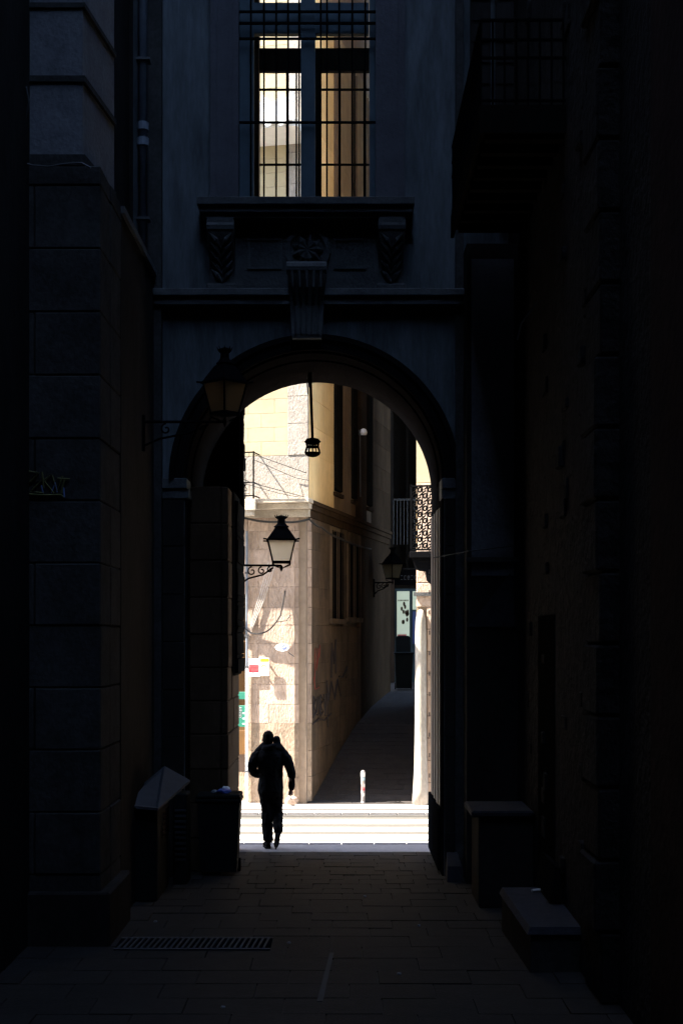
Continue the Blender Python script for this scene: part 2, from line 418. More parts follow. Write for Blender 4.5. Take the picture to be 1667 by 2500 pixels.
# surround of the window: stepped architrave
for (x0, x1) in ((fx(515), WX0), (WX1, fx(988))):
    s = 1 if x0 < -1 else -1
    mb = MB().box(x0, x1, YF - .05, YF - .001, WZ0, WZ1)
    a, b = (x0, x0 + .09) if s > 0 else (x1 - .09, x1)
    mb.box(a, b, YF - .085, YF - .05, WZ0, WZ1)
    a, b = (x1 - .12, x1 - .07) if s > 0 else (x0 + .07, x0 + .12)
    mb.box(a, b, YF - .075, YF - .05, WZ0, WZ1)
    mb.build('window_surround', FRAMEST, bridge)
bx('window_surround', FRAMEST, bridge, fx(515), fx(988), YF - .06, YF - .001, WZ1 + .002, WZ1 + .35)
# sill slab with mouldings
x0, x1 = fx(488), fx(1008)
mb = MB().box(x0, x1, YF - .42, YF + .1, 8.76, 8.86, .008).box(x0 + .03, x1 - .03, YF - .36, YF + .1, 8.68, 8.758).box(x0 + .07, x1 - .07, YF - .30, YF + .1, 8.62, 8.678)
mb.build('window_sill', GREYST, bridge)
bx('window_sill', GREYST, bridge, fx(515), fx(988), YF - .10, YF - .002, 8.862, WZ0 - .002)
# carved panel between the consoles
bx('carved_panel', GREYST, bridge, fx(575) - .001, fx(923), YF - .05, YF - .001, 7.72, 8.615)
for (u0, u1) in ((606, 688), (815, 893)):
    a, b = fx(u0), fx(u1); z0, z1 = fz(660), fz(585)
    MB().box(a, b, YF - .075, YF - .05, z1 - .03, z1).box(a, b, YF - .075, YF - .05, z0, z0 + .03).box(a, a + .03, YF - .075, YF - .05, z0 + .03, z1 - .03).box(b - .03, b, YF - .075, YF - .05, z0 + .03, z1 - .03).build('panel_frame', GREYST, bridge)
# medallion with a relief rosette
mc = Vector((fx(751), YF - .05, fz(615)))
mb = MB()
for r0, r1, d in ((.24, .30, .06), (.0, .24, .02)):
    n = 28; vv = []; ff = []
    for k in range(n):
        a = 2 * math.pi * k / n
        for r in (r0, r1):
            for y_ in (0, -d): vv.append((mc.x + r * math.cos(a), mc.y + y_, mc.z + r * math.sin(a)))
    for k in range(n):
        a = 4 * k; b = 4 * ((k + 1) % n)
        ff += [(a + 1, b + 1, b + 3, a + 3), (a + 2, a + 3, b + 3, b + 2), (a, b, b + 1, a + 1)]
    mb.add(vv, ff)
mb.build('medallion', GREYST, bridge)
mb = MB()
for k in range(9):
    a = 2 * math.pi * k / 9; p = mc + Vector((.12 * math.cos(a), -.03, .12 * math.sin(a)))
    mb.tube([mc + Vector((0, -.05, 0)), p + Vector((0, -.03, 0)), p + Vector((.09 * math.cos(a), .0, .09 * math.sin(a)))], [.02, .045, .012], 6)
mb.build('rosette', GREYST, bridge)
# scrolled consoles with leaves
def console(xc):
    w = .165
    prof_ = []
    for i in range(25):
        t = i / 24; z = 8.60 - .86 * t
        d = .34 * (1 - t) ** 1.3 + .06 + .05 * math.sin(t * math.pi * 2.1)
        prof_.append((d, z))
    pts = [(xc - w, YF - .001, 8.60)] + [(xc - w, YF - d, z) for d, z in prof_] + [(xc - w, YF - .001, 7.74)]
    c = MB().poly(pts, (2 * w, 0, 0)).build('console', GREYST, bridge)
    MB().tube([(xc - w - .01, YF - .30, 8.50), (xc + w + .01, YF - .30, 8.50)], .10, 12).build('volute', GREYST, c)
    mb = MB()
    for k in range(5):
        zb = 7.84 + k * .10
        for s in (-1, 1):
            t = (8.60 - zb) / .86; d = .34 * (1 - t) ** 1.3 + .06 + .05 * math.sin(t * math.pi * 2.1)
            t2 = (8.60 - zb - .16) / .86; d2 = .34 * (1 - t2) ** 1.3 + .06 + .05 * math.sin(t2 * math.pi * 2.1)
            mb.tube([(xc, YF - d - .004, zb), (xc + s * .07, YF - .5 * (d + d2) - .03, zb + .09), (xc + s * .135, YF - d2 - .005, zb + .16)], [.012, .034, .008], 6)
    mb.build('leaf_relief', GREYST, c)
    bx('console_foot', GREYST, c, xc - w - .03, xc + w + .03, YF - .16, YF - .001, 7.722, 7.80, .012)
    return c
console(fx(544)); console(fx(954))
# string course above the arch
mb = MB().box(XL + .2, XR - .6, YF - .26, YF + .05, 7.62, 7.715, .01).box(XL + .2, XR - .6, YF - .20, YF + .05, 7.52, 7.618).box(XL + .2, XR - .6, YF - .10, YF + .05, 7.452, 7.518)
mb.build('string_course', GREYST, bridge)
# keystone: scrolled bracket across the course
kx = fx(750)
pts = []
for i in range(17):
    t = i / 16; z = 7.93 - .86 * t
    d = .36 - .20 * t + .06 * math.cos(t * math.pi * 2)
    pts.append((d, z))
mb = MB(); vv = []; ff = []
for i, (d, z) in enumerate(pts):
    hw = .25 - .06 * i / 16
    vv += [(kx - hw, YF - d, z), (kx + hw, YF - d, z), (kx + hw, YF + .02, z), (kx - hw, YF + .02, z)]
for i in range(16):
    a = 4 * i; b = a + 4
    ff += [(a, a + 1, b + 1, b), (a + 1, a + 2, b + 2, b + 1), (a + 3, a, b, b + 3)]
ff += [(0, 3, 2, 1), (64, 65, 66, 67)]
mb.add(vv, ff); key = mb.build('keystone', GREYST, bridge)
mb = MB()
for k in range(-2, 3): mb.tube([(kx + k * .095, YF - .425, 7.90), (kx + k * .09, YF - .40, 7.70), (kx + k * .075, YF - .21, 7.50), (kx + k * .07, YF - .235, 7.12)], .022, 6)
mb.build('fluting', GREYST, key)
MB().tube([(kx - .26, YF - .36, 7.95), (kx + .26, YF - .36, 7.95)], .085, 12).build('volute', GREYST, key)

# the window: dark blue frame, two leaves, glass, iron grille
win = bx('window', NAVY, bridge, WX0, fx(618), YF + .16, YF + .26, WZ0, WZ1)
def wpart(n, x0, x1, z0, z1, y0=YF + .15, y1=YF + .25, m=NAVY): return bx(n, m, win, x0, x1, y0, y1, z0, z1)
wpart('frame', fx(900) + .012, WX1, WZ0, WZ1, YF + .16, YF + .26)
wpart('mullion', fx(734), fx(769), WZ0, WZ1, YF + .12, YF + .27)
wpart('frame', fx(618) + .001, fx(734) - .001, WZ0, fz(478)); wpart('frame', fx(769) + .001, fx(900), WZ0, fz(478))
wpart('transom', fx(618) + .001, fx(734) - .001, fz(70), fz(-6)); wpart('transom', fx(769) + .001, fx(900), fz(70), fz(-6))
wpart('frame', fx(618) + .001, fx(734) - .001, 12.95, WZ1); wpart('frame', fx(769) + .001, fx(900), 12.95, WZ1)
# rounded corners of the leaves
for xa, s in ((fx(734), -1), (fx(769), 1)):
    z = fz(70); r = .055
    pts = [(xa, YF + .165, z)] + [(xa + s * (r - r * math.sin(R(a))), YF + .165, z - r + r * math.cos(R(a))) for a in range(0, 91, 15)]
    MB().poly(pts, (0, .06, 0)).build('corner_fillet', NAVY, win)
for (a, b) in ((618, 734), (769, 900)):
    for (z0, z1) in ((fz(478), fz(70)), (fz(-6), 12.95)):
        MB().add([(fx(a), YF + .2, z0), (fx(b), YF + .2, z0), (fx(b), YF + .2, z1), (fx(a), YF + .2, z1)], [(0, 1, 2, 3)]).build('pane', GLASSM, win)
# grille
gr_ = thing('window_grille', 'black iron bars fixed across the tall window above the arch', 'grille', (fx(750), YF + .06, WZ0))
for u in (612, 644, 674, 703, 730, 783, 798, 828, 860, 892):
    MB().tube([(fx(u), YF + .06, WZ0 - .01), (fx(u), YF + .06, WZ1 + .01)], .0135, 6).build('bar', IRON, gr_)
for v in (24, 52, 90, 295, -100):
    bx('crossbar', IRON, gr_, WX0 - .005, WX1 + .005, YF + .045, YF + .075, fz(v) - .014, fz(v) + .014)
# rear window of the corridor: mullion, transom, glazing bars
rw = bx('window', WOODDK, bridge, RX0, RX1, YB - .2, YB - .1, 11.45, 11.78, label='rear window of the corridor with dark transom')
bx('mullion', WOODDK, rw, -.58, -.29, YB - .22, YB - .08, RZ0, 11.448); bx('mullion', WOODDK, rw, -.56, -.40, YB - .22, YB - .08, 11.782, RZ1)
for z in (11.19, 10.09): 
    bx('glazing_bar', WOODDK, rw, RX0, -.582, YB - .17, YB - .13, z - .012, z + .012); bx('glazing_bar', WOODDK, rw, -.288, RX1, YB - .17, YB - .13, z - .012, z + .012)
for x in (-.80, -.66, -.02, .19, .33):
    bx('glazing_bar', WOODDK, rw, x - .012, x + .012, YB - .172, YB - .128, RZ0, 11.448)

# narrow pier of old stone at each end of the facade, part of the house
bx('end_pier', DKSTONE, bridge, -2.56, -2.36, YF - .14, YF - .002, 0, TOP)
bx('end_pier', DKSTONE, bridge, 1.50, 1.60, YF - .12, YF - .002, 0, TOP)

# brown lining wall inside the passage with stone courses
lining = thing('passage_wall', 'brown stone wall lining the passage beneath the arch, behind the wheelie bin', 'wall', (-1.85, 20.2, 0))
bx('core', BROWN, lining, -2.06, -1.555, 19.25, 21.28, 0, 5.2)
bx('return_wall', BROWN, lining, -2.7, -1.76, 21.03, 21.27, 5.2, 8.2)
zs = [0, .45, .92, 1.38, 1.85, 2.3, 2.75, 3.2, 3.7, 4.2, 4.7, 5.2]
for i, (a, b) in enumerate(zip(zs, zs[1:])):
    ys = [19.22, 19.9, 20.6, 21.3] if i % 2 else [19.22, 20.2, 20.95, 21.3]
    for c, d in zip(ys, ys[1:]):
        e = random.uniform(0, .012)
        MB().box(-1.62, -1.535 + e, c + .004, d - .004, a + .004, b - .004, .012).build('stone_block', BROWN, lining)
    MB().box(-2.055, -1.63, 19.19 + random.uniform(0, .01), 19.26, a + .004, b - .004, .012).build('stone_block', BROWN, lining)

# dark timber bay hung on the passage wall, ragged at its street edge
bay = thing('timber_bay', 'dark ragged timber bay with louvred shutters hung above the passage wall', 'bay window', (-1.6, 20.6, 2.7))
bx('bay_body', WOODDK, bay, -1.53, -1.50, 19.85, 21.36, 2.95, 5.2)
bx('bay_body', WOODDK, bay, -1.78, -1.50, 21.03, 21.36, 5.2, 6.75)
MB().poly([(-1.53, 19.85, 2.948), (-1.50, 19.85, 2.948), (-1.50, 19.85, 2.62), (-1.53, 19.85, 2.70)], (0, 1.5, 0)).build('bay_underside', WOODDK, bay)
z = 2.66; k = 0
while z < 6.75:
    h = random.choice((.06, .09, .2, .31))
    MB().poly([(-1.50, 21.36, z), (-1.455 + random.uniform(-.012, .014), 21.36, z + .006), (-1.455 + random.uniform(-.012, .014), 21.36, z + h - .004), (-1.50, 21.36, z + h)], (0, -1.4 if z < 5 else -.3, 0)).build('slat', WOODDK, bay)
    z += h
# dry plant on the bay
plant = thing('wall_plant', 'small dark leafy twig sprouting from the top of the timber bay', 'plant', (-1.5, 21.2, 6.75))
MB().tube([(-1.56, 21.2, 6.74), (-1.5, 21.2, 6.80), (-1.36, 21.2, 6.86)], [.012, .009, .005], 5).build('stem', LEAF, plant)
for k in range(26):
    t = random.random(); p = Vector((-1.56 + .16 * t + random.uniform(-.09, .1), 21.2 + random.uniform(-.08, .08), 6.76 + .1 * t + random.uniform(-.03, .06)))
    d = Vector((random.uniform(-.5, 1), random.uniform(-.6, .6), random.uniform(-.3, .8))).normalized(); w = d.cross(Vector((.3, 1, .2))).normalized()
    l = random.uniform(.06, .13)
    MB().add([p, p + d * l * .5 + w * .022, p + d * l, p + d * l * .5 - w * .022], [(0, 1, 2, 3)]).build('leaf', LEAF, plant)

# ================================================================== corner house beyond the street
cphi, sphi = math.cos(PHI), math.sin(PHI)
def TC(s, t, z): return (CX - s * cphi + t * sphi, CY + s * sphi + t * cphi, z)
corner = thing('corner_house', 'sunlit corner house of beige ashlar below and cream render above, facing the arch', 'building', TC(2, 2, 0))
CH = .26                                # chamfer of the lower corner
HTOP = 30.0
# body just inside the facing
bx('wall', JOINT, corner, .06, 1.2, .055, 8.6, -.2, 5.45, T=lambda s, t, z: TC(s, t, z))
bx('wall', JOINT, corner, 3.0, 9, .055, 8.6, -.2, 5.45, T=TC)
bx('wall', JOINT, corner, 1.2, 3.0, 1.2, 8.6, -.2, 4.0, T=TC); bx('wall', STONE, corner, 1.2, 3.0, .0, 8.6, 4.001, 5.45, T=TC)
bx('wall', JOINT, corner, .04, 9, .045, 8.6, 5.45, HTOP, T=TC)
bx('wall', CREAM, corner, 1.75, 9, .002, .05, 6.62, HTOP, T=TC)
bx('wall', STONE, corner, 3.0, 9, .0, .06, 0, 5.45, T=TC)
bx('roof', OCHRE, corner, -.3, 9.2, -.3, 8.8, HTOP, HTOP + .3, T=TC)
LZ = [0, .5, 1.0, 1.525, 1.89, 2.27, 2.67, 3.05, 3.4, 3.74, 4.13, 4.5, 4.85, 5.2, 5.45]
WIN1 = (1.85, 3.1, 3.55, 5.35); WIN2 = (3.45, 4.8, 3.6, 5.2)       # t0, t1, z0, z1 of the alley windows
def face_block(kind, a0, a1, z0, z1, m):
    e = random.uniform(0, .004); g_ = .0012; c = .005
    if kind == 'front': mb = MB(TC).box(a0 + g_, a1 - g_, -e, .07, z0 + g_, z1 - g_, c)
    else: mb = MB(TC).box(-e, .07, a0 + g_, a1 - g_, z0 + g_, z1 - g_, c)
    mb.build('stone_block', m, corner)
for i, (z0, z1) in enumerate(zip(LZ, LZ[1:])):
    m = STONE_BASE if z1 < 1.6 else STONE
    cuts = [CH, .78, 1.19] if i % 2 else [CH, .98, 1.19]
    if i < 3: cuts = [CH, 1.19]
    for a, b in zip(cuts, cuts[1:]): face_block('front', a, b, z0, z1, m)
    # chamfer block
    e = random.uniform(0, .006)
    MB(TC).poly([(CH - .003, -.003 - e, z0 + .004), (CH - .003, .1, z0 + .004), (.1, CH - .003, z0 + .004), (-.003 - e, CH - .003, z0 + .004)], (0, 0, z1 - z0 - .008)).build('stone_block', m, corner)
    t = CH
    off = .3 if i % 2 else .0
    while t < 4.9:
        t1 = min(t + (.85 if t > CH + .01 else .6 + off), 4.95)
        if 4.95 - t1 < .25: t1 = 4.95
        hit = False
        for (a, b, c, d) in (WIN1, WIN2):
            if t1 > a and t < b and z1 > c + .05 and z0 < d - .05: hit = True
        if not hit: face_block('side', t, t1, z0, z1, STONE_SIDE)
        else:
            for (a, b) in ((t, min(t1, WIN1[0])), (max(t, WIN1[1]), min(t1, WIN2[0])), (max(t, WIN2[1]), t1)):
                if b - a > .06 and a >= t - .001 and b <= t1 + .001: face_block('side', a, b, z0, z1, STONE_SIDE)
        t = t1
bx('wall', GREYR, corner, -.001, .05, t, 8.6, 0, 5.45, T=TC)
for (a, b, c, d) in (WIN1, WIN2):
    w = bx('window', WOODDK, corner, .062, .09, a, b, c, d, T=TC)
    bx('sill', STONE_SIDE, w, -.07, .06, a - .08, b + .08, c - .1, c - .002, T=TC)
    bx('frame', WOODDK, w, .02, .061, a, a + .09, c, d, T=TC); bx('frame', WOODDK, w, .02, .061, b - .09, b, c, d, T=TC)
    bx('mullion', WOODDK, w, .02, .061, (a + b) / 2 - .04, (a + b) / 2 + .04, c, d, T=TC)
    for k in range(7):
        t_ = a + .12 + k * (b - a - .24) / 6
        MB(TC).tube([(-.03, t_, c), (-.03, t_, d)], .011, 5).build('bar', IRON, w)
# string course, two fasciae, returning round the corner
PC = .335; PS = .22
def course(z0, z1, p, q):
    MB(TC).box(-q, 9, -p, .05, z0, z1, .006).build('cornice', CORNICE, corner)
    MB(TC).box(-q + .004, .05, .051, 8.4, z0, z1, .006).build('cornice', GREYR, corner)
course(5.705, 5.78, PC, .09); course(5.60, 5.703, PC - .13, .06); course(5.452, 5.598, .06, .03)
# plain plaster band, quoins, scored render blocks on the upper front
bx('plaster_band', QUOIN, corner, .0, 1.75, -.002, .05, 5.782, 6.63, T=TC)
z = 6.632; i = 0
while z < 15.6:
    z1 = z + .27
    cuts = [.40, .66, 1.18, 1.75] if i % 2 else [.40, .92, 1.44, 1.75]
    for a, b in zip(cuts, cuts[1:]):
        MB(TC).box(a + .002, b - .002, 0, .05, z + .002, z1 - .002, .004).build('render_block', CREAM, corner)
    z = z1; i += 1
z = 6.632
while z < 15.6:
    z1 = z + random.choice((.52, .6))
    MB(TC).box(.0, .398, -.012, .05, z + .003, z1 - .003, .006).build('quoin', QUOIN, corner); z = z1
# ochre alley side above the course, with scored blocks and tall shuttered windows
TW = [(2.2, 2.85), (3.9, 4.35), (5.6, 6.1)]
edges = [0.05] + [e for w in TW for e in w] + [8.6]
TANR = mat('skylit_tan_render', (0.42, 0.32, 0.20), 0.9, var=0.3, scale=1.4, bump=0.3, bscale=20, stretch=(1, 1, .4), fine=0.15)  # lighter render for the upper wall, stronger skylight put into the colour
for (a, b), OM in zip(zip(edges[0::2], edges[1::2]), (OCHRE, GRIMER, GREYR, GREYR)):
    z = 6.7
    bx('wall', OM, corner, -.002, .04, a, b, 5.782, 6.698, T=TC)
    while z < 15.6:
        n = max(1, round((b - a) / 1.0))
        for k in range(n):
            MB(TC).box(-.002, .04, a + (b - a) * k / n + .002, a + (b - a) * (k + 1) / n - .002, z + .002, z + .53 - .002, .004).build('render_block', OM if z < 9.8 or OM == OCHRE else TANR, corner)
        z += .53
for a, b in TW:
    bx('wall', GRIMER, corner, -.002, .04, a, b, 5.782, 6.15, T=TC)
    w = bx('window', WOODDK, corner, .041, .06, a, b, 6.15, 9.8, T=TC)
    for k in range(2):
        bx('shutter', WOODDK, w, -.05, .038, a + k * (b - a) / 2 + .006, a + (k + 1) * (b - a) / 2 - .006, 6.2, 9.75, T=TC)
    bx('sill', GREYR, w, -.06, -.003, a - .06, b + .06, 6.07, 6.148, T=TC)
    bx('wall', TANR, corner, .012, .04, a, b, 9.8, 15.6, T=TC)
    for k in range(3): bx('shutter_rib', GRIMER, w, -.03, .011, a + .05 + k * .2, a + .10 + k * .2, 9.9, 15.5, T=TC)
# broad slab balcony high on the front: throws the deep shade below it
bal = MB(TC).poly([(1.9, -.95, 12.55), (-.02, -.95, 12.55), (-.02, .0, 12.55), (1.9, .0, 12.55)], (0, 0, .12)).build('balcony_slab', PALE, corner)
for k in range(6):                      # sagging white awning cloth along the slab
    a = .02 + k * .3
    pts = [(a + .3 * i / 6, -.97 - .03 * math.sin(math.pi * i / 6), 12.68 + .42 + .10 * math.cos(k * 1.7 + i * .6)) for i in range(7)]
    low = [(p[0], p[1] - .02, 12.60 + .05 * math.sin(k + i)) for i, p in enumerate(pts)]
    MB(TC).add(pts + low, [(i, i + 1, 8 + i, 7 + i) for i in range(6)]).build('awning_cloth', PALE, bal, smooth=True)

# iron balcony at the first floor, left end of the visible front
ib = thing('iron_balcony', 'fine iron balcony railing on the sunlit cream wall above the string course', 'balcony', TC(1.6, -.2, 5.78))
MB(TC).box(.92, 3.0, -.41, -.337, 5.56, 5.775, .012).build('slab', CORNICE, ib)
MB(TC).box(.97, 3.0, -.385, -.27, 5.46, 5.558, .012).build('slab', CORNICE, ib)
for zz in (6.66, 6.09, 5.84):
    MB(TC).tube([(.97, -.375, zz), (2.95, -.375, zz)], .014, 5).build('rail', IRON, ib); MB(TC).tube([(.97, -.375, zz), (.97, 0, zz)], .014, 5).build('rail', IRON, ib)
MB(TC).tube([(.97, -.375, 5.776), (.97, -.375, 6.68)], .016, 6).build('post', IRON, ib)
for k in range(8):
    s_ = 1.13 + k * .16
    MB(TC).tube([(s_, -.375, 5.776), (s_, -.375, 6.55)], .009, 5).build('baluster', IRON, ib)
    for sg in (-1, 1):
        MB(TC).tube([(s_, -.375, 6.5), (s_ + sg * .03, -.375, 6.56), (s_ + sg * .075, -.375, 6.58), (s_ + sg * .078, -.375, 6.65)], .005, 4).build('scroll', IRON, ib)
for k in range(4):
    s_ = 1.05 + k * .24
    MB(TC).tube([(s_, -.375, 5.88), (s_ + .15, -.375, 5.88), (s_ + .15, -.375, 6.05), (s_, -.375, 6.05), (s_, -.375, 5.88)], .005, 4).build('panel_outline', IRON, ib)
    MB(TC).tube([(s_ + .075 + .03 * math.cos(a), -.375, 5.965 + .03 * math.sin(a)) for a in [i * math.pi / 4 for i in range(9)]], .006, 4).build('rosette', IRON, ib)

# shop front on the corner house, left of the downpipe
for (z0, z1, m, nm) in ((.0, .55, STONE_BASE, 'shop_plinth'), (.56, 1.5, WOODBR, 'shop_panel')):
    bx(nm, m, corner, 1.30, 2.95, .35, .42, z0, z1, T=TC)
bx('shop_door', ORANGE, corner, 1.26, 1.5, .25, .30, .9, 3.0, T=TC)
bx('shop_window', GLASSM, corner, 1.5, 2.9, .3, .31, 1.5, 3.3, T=TC)
bx('awning_box', ORANGE, corner, 1.24, 2.9, -.02, .2, 2.72, 3.1, .02, T=TC)
# downpipe on the corner
dp = thing('downpipe', 'pale vertical downpipe between the shopfront and the sunlit ashlar', 'pipe', TC(1.19, -.05, 0))
MB(TC).tube([(1.195, -.05, .0), (1.195, -.05, 2.62)], .026, 8).build('pipe', WHITE, dp)
MB(TC).tube([(1.195, -.05, 2.62), (1.195, -.05, 5.2)], .022, 8).build('pipe', ZINC, dp)
for zz in (.6, 2.6, 3.2, 4.4): MB(TC).box(1.16, 1.23, -.08, -.001, zz - .02, zz + .02).build('clamp', IRONG, dp)

def board(name, label, cat, s0, s1, z0, z1, m, p=.06, T=TC, group=None, t=.02):
    o = thing(name, label, cat, T((s0 + s1) / 2, -p, z0), group)
    MB(T).box(s0, s1, -p, -p + t, z0, z1, .004).build('board', m, o)
    for zz in (z0 + .03, z1 - .03): MB(T).box((s0 + s1) / 2 - .012, (s0 + s1) / 2 + .012, -p + t, .03, zz - .01, zz + .01).build('bracket', IRONG, o)
    return o
def inlay(o, s0, s1, z0, z1, m, p, name='print', T=TC): MB(T).box(s0, s1, -p - .003, -p + .001, z0, z1).build(name, m, o)
o = board('hanging_sign', 'small red and pale blue shop sign on the sunlit ashlar', 'sign', .93, 1.17, 2.42, 2.76, WHITE)
inlay(o, .95, 1.15, 2.50, 2.65, PINK, .06); inlay(o, .96, 1.14, 2.50, 2.535, RED, .0635); inlay(o, .95, 1.15, 2.67, 2.75, PALEBLUE, .06)
for k in range(3): inlay(o, .97, 1.13, 2.56 + k * .03, 2.57 + k * .03, RED, .0632)
o = board('hanging_sign', 'white and yellow shop sign with an orange swoosh on the sunlit ashlar', 'sign', .74, .92, 2.43, 2.77, WHITE, .10)
inlay(o, .745, .915, 2.70, 2.765, YELLOW, .10); inlay(o, .745, .915, 2.435, 2.46, YELLOWP, .10)
pts = [(.90 - .13 * t, -.104, 2.60 + .055 * math.sin(t * 3.1) - .06 * t * t) for t in [i / 8 for i in range(9)]]
MB(TC).tube(pts, .008, 5).build('swoosh', YELLOW, o)
# shop's side boards seen past the wall's end
for k, (z0, z1, m, lb) in enumerate(((1.98, 2.12, GREEN, 'small square green board above the larger green shop board'), (1.45, 1.86, GREEN, 'tall green shop board beside the downpipe'), (1.62, 1.84, WHITE, 'narrow white notice beside the green shop boards'), (.95, 1.38, ORANGE, 'orange wooden board at the foot of the shop'))):
    s0 = 1.235 if k != 2 else 1.30
    o = board('shop_board', lb, 'sign', s0, s0 + .07 + (.25 if k != 2 else 0), z0, z1, m, .02)
    if k == 2:
        for j in range(4): inlay(o, 1.31, 1.36, 1.65 + j * .045, 1.665 + j * .045, IRONG, .02)
    if k == 1:
        for j in range(3): inlay(o, 1.24, 1.29, 1.5 + j * .1, 1.52 + j * .1, WHITE, .02)
# oval enamel sign with a round blue emblem, set square to the wall
ov = thing('oval_sign', 'white oval enamel sign with a round blue emblem jutting from the sunlit ashlar', 'sign', TC(.42, -.2, 2.9))
mb = MB(TC); n = 28; oc = (.47, -.16, 2.975)
mb.poly([(oc[0] + .135 * math.cos(2 * math.pi * k / n), oc[1], oc[2] + .072 * math.sin(2 * math.pi * k / n)) for k in range(n)], (0, .03, 0))
mb.build('plate', WHITE, ov)
mb = MB(TC); mb.poly([(oc[0] - .04 + .043 * math.cos(2 * math.pi * k / 20), oc[1] - .004, oc[2] + .045 * math.sin(2 * math.pi * k / 20)) for k in range(20)], (0, .003, 0)); mb.build('emblem', BLUE, ov)
MB(TC).poly([(oc[0] - .065, oc[1] - .008, oc[2] - .012), (oc[0] - .018, oc[1] - .008, oc[2] - .012), (oc[0] - .025, oc[1] - .008, oc[2] + .014), (oc[0] - .058, oc[1] - .008, oc[2] + .014)], (0, .003, 0)).build('emblem_mark', WHITE, ov)
MB(TC).tube([(.47, -.13, 2.975), (.47, .0, 2.975)], .012, 6).build('bracket', IRONG, ov)
MB(TC).tube([(.36, -.12, 2.88), (.27, -.02, 2.80)], .008, 5).build('stay', IRONG, ov)
# enamel plaque on the shaded corner
TCC = lambda s, t, z: TC(CH * .5 + s * .7071 + t * .7071 * 1.0, CH * .5 - s * .7071 + t * .7071, z)
pl = thing('street_plaque', 'narrow upright pale plaque with dark marks on the shaded corner chamfer', 'sign', TCC(0, -.01, 3.0))
MB(TCC).box(-.04, .045, -.022, -.004, 2.98, 3.27, .004).build('plate', CORNICE, pl)
for (z0, z1, s0, s1) in ((3.15, 3.20, -.015, .02), (3.02, 3.035, -.02, .025), (3.05, 3.065, -.02, .02), (3.08, 3.12, -.02, -.008)):
    MB(TCC).box(s0, s1, -.025, -.021, z0, z1).build('lettering', GRAFK, pl)
# graffiti on the alley side (s=-.02, t, z)
def strokes(name, label, lines, r, m, T=TC, loc=None):
    mb = MB(T)
    for L_ in lines: mb.tube(L_, r, 5)
    return tag(mb.build(name, m), label, 'graffiti')
def scr(t0, z0, w, h, pts): return [(-.016, t0 + a * w, z0 + b * h) for a, b in pts]
ls = []
for k, sh in enumerate(([(0, 0), (0, 1), (.8, .8), (.1, .55), (.9, .25), (0, 0)], [(0, .2), (.1, .9), (.8, .9), (.9, .1), (.1, .1)], [(0, 0), (0, 1), (.9, .75), (0, .5), (.9, .2), (0, 0)], [(0, 1), (.4, 0), (.8, 1)], [(0, 1.2), (.2, -.6)])):
    ls.append(scr(.35 + k * .30, 1.62, .24, .42, sh))
ls.append(scr(.32, 1.5, 1.6, .16, [(0, 0), (.3, .5), (.6, .1), (1, .8)]))
strokes('graffiti_tag', 'black sprayed letters low on the shaded alley side of the corner house', ls, .016, GRAFK)
ls = [scr(.45, 2.35, .5, .6, [(0, 0), (.1, 1), (.5, 1), (.3, .3), (.9, 1.1), (.8, .7)]), scr(.4, 2.1, .5, .3, [(0, 1), (.2, .2), (.9, .3)])]
strokes('graffiti_tag', 'thin red sprayed scribble above the black letters on the corner house', ls, .009, GRAFR)
ls = [scr(1.9, 2.35, .8, .7, [(0, 0), (.05, 1), (.3, .4), (.5, 1.1), (.5, .1)]), scr(2.6, 2.3, .8, .3, [(0, .2), (.5, .1), (1, .8), (.9, 0)]), scr(1.5, 1.9, 1.4, .4, [(0, 1), (.1, 0), (.3, .9), (.5, 0), (.7, 1), (.9, .1)])]
strokes('graffiti_tag', 'large faded black spray marks under the alley windows', ls, .018, GRAFK)
# small white dome camera with conduit on the ochre wall
wl_ = thing('wall_lamp', 'small white dome fitting with thin conduit on the shaded ochre wall', 'lamp', TC(-.08, 4.75, 7.7))
MB(TC).lathe((-.10, 4.75, 7.72), [(.0, -.06), (.07, -.05), (.085, 0), (.06, .07), (.02, .09)], 12).build('dome', WHITE, wl_)
MB(TC).tube([(-.10, 4.75, 7.75), (-.02, 4.75, 7.75), (-.02, 4.8, 6.3)], .014, 5).build('conduit', IRONG, wl_)
MB(TC).box(-.05, 0, 4.7, 4.8, 7.66, 7.78).build('back_plate', IRONG, wl_)

# cables and their loops on the corner house
def cable(name, label, pts, r=.008, m=CABLE, T=TC, sag=0.0, n=10):
    P = []
    for a, b in zip(pts, pts[1:]):
        for i in range(n):
            t = i / n; q = [a[j] + (b[j] - a[j]) * t for j in range(3)]; q[2] -= sag * 4 * t * (1 - t); P.append(tuple(q))
    P.append(pts[-1])
    return tag(MB(T).tube(P, r, 5).build(name, m), label, 'cable')
cable('cable', 'upper taut cable from the iron balcony to the corner of the cream wall', [(.97, -.375, 6.62), (.02, -.03, 6.28)], .007)
cable('cable', 'second taut cable just below the upper one on the cream wall', [(.97, -.375, 6.52), (.25, -.03, 6.20), (-.02, -.03, 6.14)], .006)
cable('cable', 'lower slack cable crossing from balcony to the string course', [(1.9, -.45, 6.45), (.97, -.40, 6.07), (.0, -.345, 5.80)], .008)
cable('cable', 'lowest slack cable grazing the string course', [(1.9, -.45, 6.35), (.97, -.42, 6.02), (.05, -.35, 5.79)], .006, sag=.02)
cable('cable_bundle', 'black cable bundle sagging along beneath the string course round the corner', [(3, -.12, 5.48), (1.2, -.13, 5.44), (.5, -.13, 5.36), (-.05, -.12, 5.40), (-.12, .6, 5.30), (-.12, 2.2, 5.2), (-.12, 5.5, 5.18)], .022, sag=.03)
